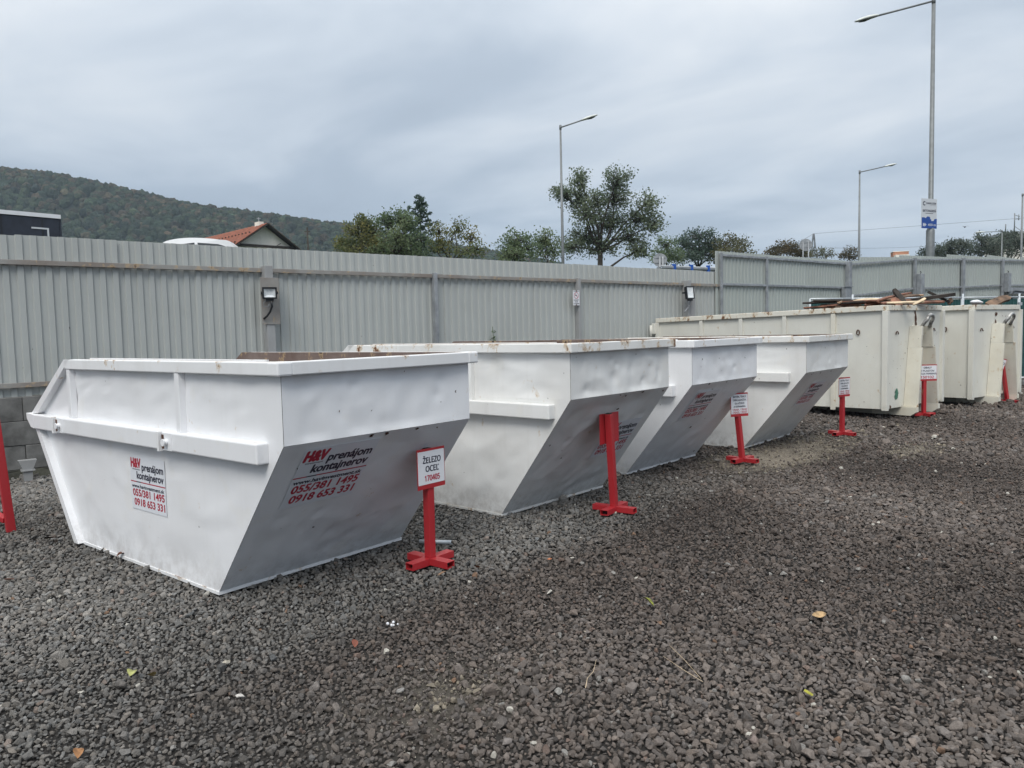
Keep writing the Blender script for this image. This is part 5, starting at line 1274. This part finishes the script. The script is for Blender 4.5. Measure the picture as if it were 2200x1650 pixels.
def forest():
    P, S_, C_, Rr = [], [], [], []
    rr = random.Random(9)
    for k in range(15500):
        u, v = rr.random()*.72, rr.random()**.8*.80
        q_ = hill_pt(u, v)
        if q_.z < 2: continue
        s_ = rr.uniform(1.8, 3.2); P.append((q_.x, q_.y, q_.z+3+s_*.55)); S_.append((s_*rr.uniform(.85, 1.15), s_*rr.uniform(.85, 1.15), s_*rr.uniform(.9, 1.35))); Rr.append((rr.gauss(0, .15), rr.gauss(0, .15), rr.uniform(0, 6.28)))
        hh = v*1.6+.25*noise.noise((q_.x*.01, q_.y*.01, 5)); au = rr.random()
        lum = .58*math.exp(rr.gauss(0, .32))
        if au < max(.05, (hh-.48)*.95): c_ = rr.choice(((.088, .066, .044), (.078, .064, .042), (.075, .066, .042)))
        else: c_ = rr.choice(((.034, .056, .036), (.040, .062, .036), (.032, .050, .036), (.050, .068, .036)))
        C_.append([a_*lum for a_ in c_])
    m, t, p = newmat('forest_crown'); ac = t.add('ShaderNodeAttribute', attribute_name='tone', attribute_type='INSTANCER')
    tc = t.add('ShaderNodeTexCoord').outputs['Object']
    setp(t, p, t.mix(1.0, ac.outputs['Color'], t.ramp(t.noise(tc, 3.5, 5, .7), (.3, .55), (.7, 1.4)), 'MULTIPLY'), .9, 0, .2)
    bump(t, p, t.noise(tc, 6, 5, .7), 1.0, .5)
    o = scatter_object('forest', P, Rr, S_, RNG.integers(0, 5, len(P)), np.array(C_), [crown_mesh(i) for i in range(5)], m)
    tag(o, 'mixed autumn wood covering the hill at the left', kind='stuff')
forest()

# ------------------------------------------------------------------ litter on the gravel
def fallen_leaf(label, px, py, size, col, seed, group='fallen leaves on the gravel'):
    rr = random.Random(seed); P = on_ground(px, py, .02)
    mb = MB(); n = 7
    for k in range(n+1):
        f = k/n; wd = math.sin(math.pi*min(1, f*.97+.02))**.8*.34*size; z_ = size*.16*math.sin(f*3+seed)
        x = (f-.5)*size
        mb.v += [(x, -wd, z_+.02*size+abs(wd)*.5), (x, 0, z_), (x, wd, z_+abs(wd)*.3)]
    for k in range(n):
        for j in (0, 1): mb.f.append((k*3+j, k*3+3+j, k*3+4+j, k*3+1+j)); mb.m.append(0); mb.sm.append(True)
    me = mb.mesh('fallen_leaf', simple('leaf_tint', col, .7, 0, .4, 30))
    o = link(bpy.data.objects.new('fallen_leaf', me)); o.location = P+Vector((0, 0, .012)); o.rotation_euler = (rr.uniform(-.3, .3), rr.uniform(-.3, .3), rr.uniform(0, 6.28))
    tag(o, label, 'leaf', group)
fallen_leaf('yellow-green leaf lying alone right of the bare red stand, mid yard', 1393, 1298, .085, (.22, .24, .03), 1)
fallen_leaf('orange brown leaf just right of the ŽELEZO stand foot', 1024, 1221, .07, (.26, .085, .03), 2)
fallen_leaf('tan leaf on the gravel at the right of the yard', 1760, 1324, .085, (.42, .28, .14), 3)
fallen_leaf('bright yellow leaf at the lower right of the yard', 1737, 1494, .055, (.42, .40, .05), 4)
fallen_leaf('dark brown leaf on the gravel left of the nearest skip', 107, 1160, .13, (.045, .028, .02), 5)
fallen_leaf('rusty leaf against the bottom edge of the nearest skip', 263, 1196, .085, (.17, .06, .03), 6)
fallen_leaf('pale green leaf among the stones at the lower left', 283, 1452, .07, (.33, .34, .12), 7)
fallen_leaf('straw yellow leaf next to the pale green leaf', 327, 1455, .06, (.42, .31, .12), 8)
fallen_leaf('orange leaf on the gravel right of the ŽELEZO stand, further out', 1181, 1204, .055, (.38, .14, .06), 9)
fallen_leaf('brown leaf at the left edge below the trestle', 20, 1247, .08, (.09, .04, .025), 10)
fallen_leaf('small ochre leaf before the ŽELEZO stand', 950, 1236, .07, (.30, .19, .12), 11)
fallen_leaf('brown leaf lying below the yellow-green leaf', 1414, 1344, .06, (.16, .09, .05), 12)
fallen_leaf('tiny orange leaf at the lower left corner', 168, 1625, .06, (.34, .16, .06), 13)
fallen_leaf('reddish leaf left of centre in the foreground', 762, 1387, .055, (.20, .06, .035), 14)
# pipe behind the first stand
a_, b_ = on_ground(927, 1164, .03), on_ground(970, 1165, .03)
t_ = thing('metal_pipe', 'short pale metal pipe lying behind the ŽELEZO stand', 'pipe', a_)
mb = MB(); mb.tube([(a_-b_)*.6, b_-a_], .017, 12); mb.build('tube', M['zinc'], t_); mb = MB(); mb.tube([(b_-a_), (b_-a_)*1.006], .012, 10); mb.build('bore_shade', M['dark'], t_)  # dark disc on the end painted as the shade inside the pipe
# crumpled white litter
P = on_ground(842, 1346, .03); mb = MB(); rr = random.Random(4)
for k in range(6):
    c = Vector((rr.gauss(0, .02), rr.gauss(0, .02), rr.uniform(0, .02))); bm = bmesh.new(); bmesh.ops.create_icosphere(bm, subdivisions=1, radius=rr.uniform(.005, .011))
    for v in bm.verts: v.co = v.co*(1+.4*noise.noise(v.co*60))+c
    mb.frombm(bm)
o = mb.build('paper_scrap', M['paper']); o.location = P; tag(o, 'small crumpled white scrap on the dark gravel', 'litter')
# dry stalks
def stalk(label, pts, r_=.0016):
    q_ = [on_ground(x, y, .035) for x, y in pts]; mb = MB(); c = q_[0].copy(); mb.tube([v-c+Vector((0, 0, .008*math.sin(i*2))) for i, v in enumerate(q_)], r_, 5); o = mb.build('dry_stalk', M['wood_cream']); o.location = c; tag(o, label, 'stalk', 'dry stalks on the gravel')
stalk('curved dry stalk on the gravel below centre', [(1258, 1478), (1262, 1460), (1275, 1440), (1281, 1416)])
stalk('long dry stalk at the right of the lower yard', [(1438, 1386), (1470, 1420), (1506, 1455)], .0012)
stalk('dry stalk crossing the long one', [(1425, 1410), (1465, 1440), (1510, 1462)], .0012)
# a few larger loose rocks
def rock(label, px, py, s_, col, seed):
    P = on_ground(px, py, 0); me = stone_mesh(60+seed, 22, .55); me.materials.append(simple('rock_tint', col, .85, 0, .35, 3, .5))
    o = link(bpy.data.objects.new('loose_rock', me)); o.location = P+Vector((0, 0, s_*.14)); o.scale = (s_*1.4, s_, s_); o.rotation_euler = (.1, .1, seed*1.3); tag(o, label, 'rock', 'larger rocks in the gravel')
rock('flat grey slab of rock at the lower left of the yard', 262, 1474, .085, (.10, .092, .085), 1)
rock('angular brown-grey rock left of the flat slab', 106, 1490, .06, (.115, .105, .098), 2)
rock('pale angular rock in the lower middle of the yard', 1200, 1488, .05, (.30, .29, .27), 3)
rock('white rock chip at the foreground left of centre', 516, 1498, .04, (.55, .53, .50), 4)
rock('cream rock chip above the white chip', 487, 1425, .045, (.52, .48, .40), 5)
rock('round grey rock at the foot of the leaning sign stand', 1540, 991, .10, (.20, .185, .17), 6)
rock('mottled grey rock in the foreground', 860, 1486, .045, (.26, .25, .24), 7)

# ------------------------------------------------------------------ haze: the moist air of an overcast day
mb = MB(); mb.box((-1000, -1000, -8), (1000, 1000, 185))
hm = bpy.data.materials.new('haze'); hm.use_nodes = True; t = NT(hm.node_tree)
pv = t.add('ShaderNodeVolumePrincipled'); pv.inputs['Color'].default_value = (.70, .85, 1, 1); pv.inputs['Density'].default_value = .00021
t.l.new(pv.outputs[0], t.add('ShaderNodeOutputMaterial').inputs['Volume'])
tag(mb.build('haze', hm), 'thin grey haze filling the air', kind='stuff')
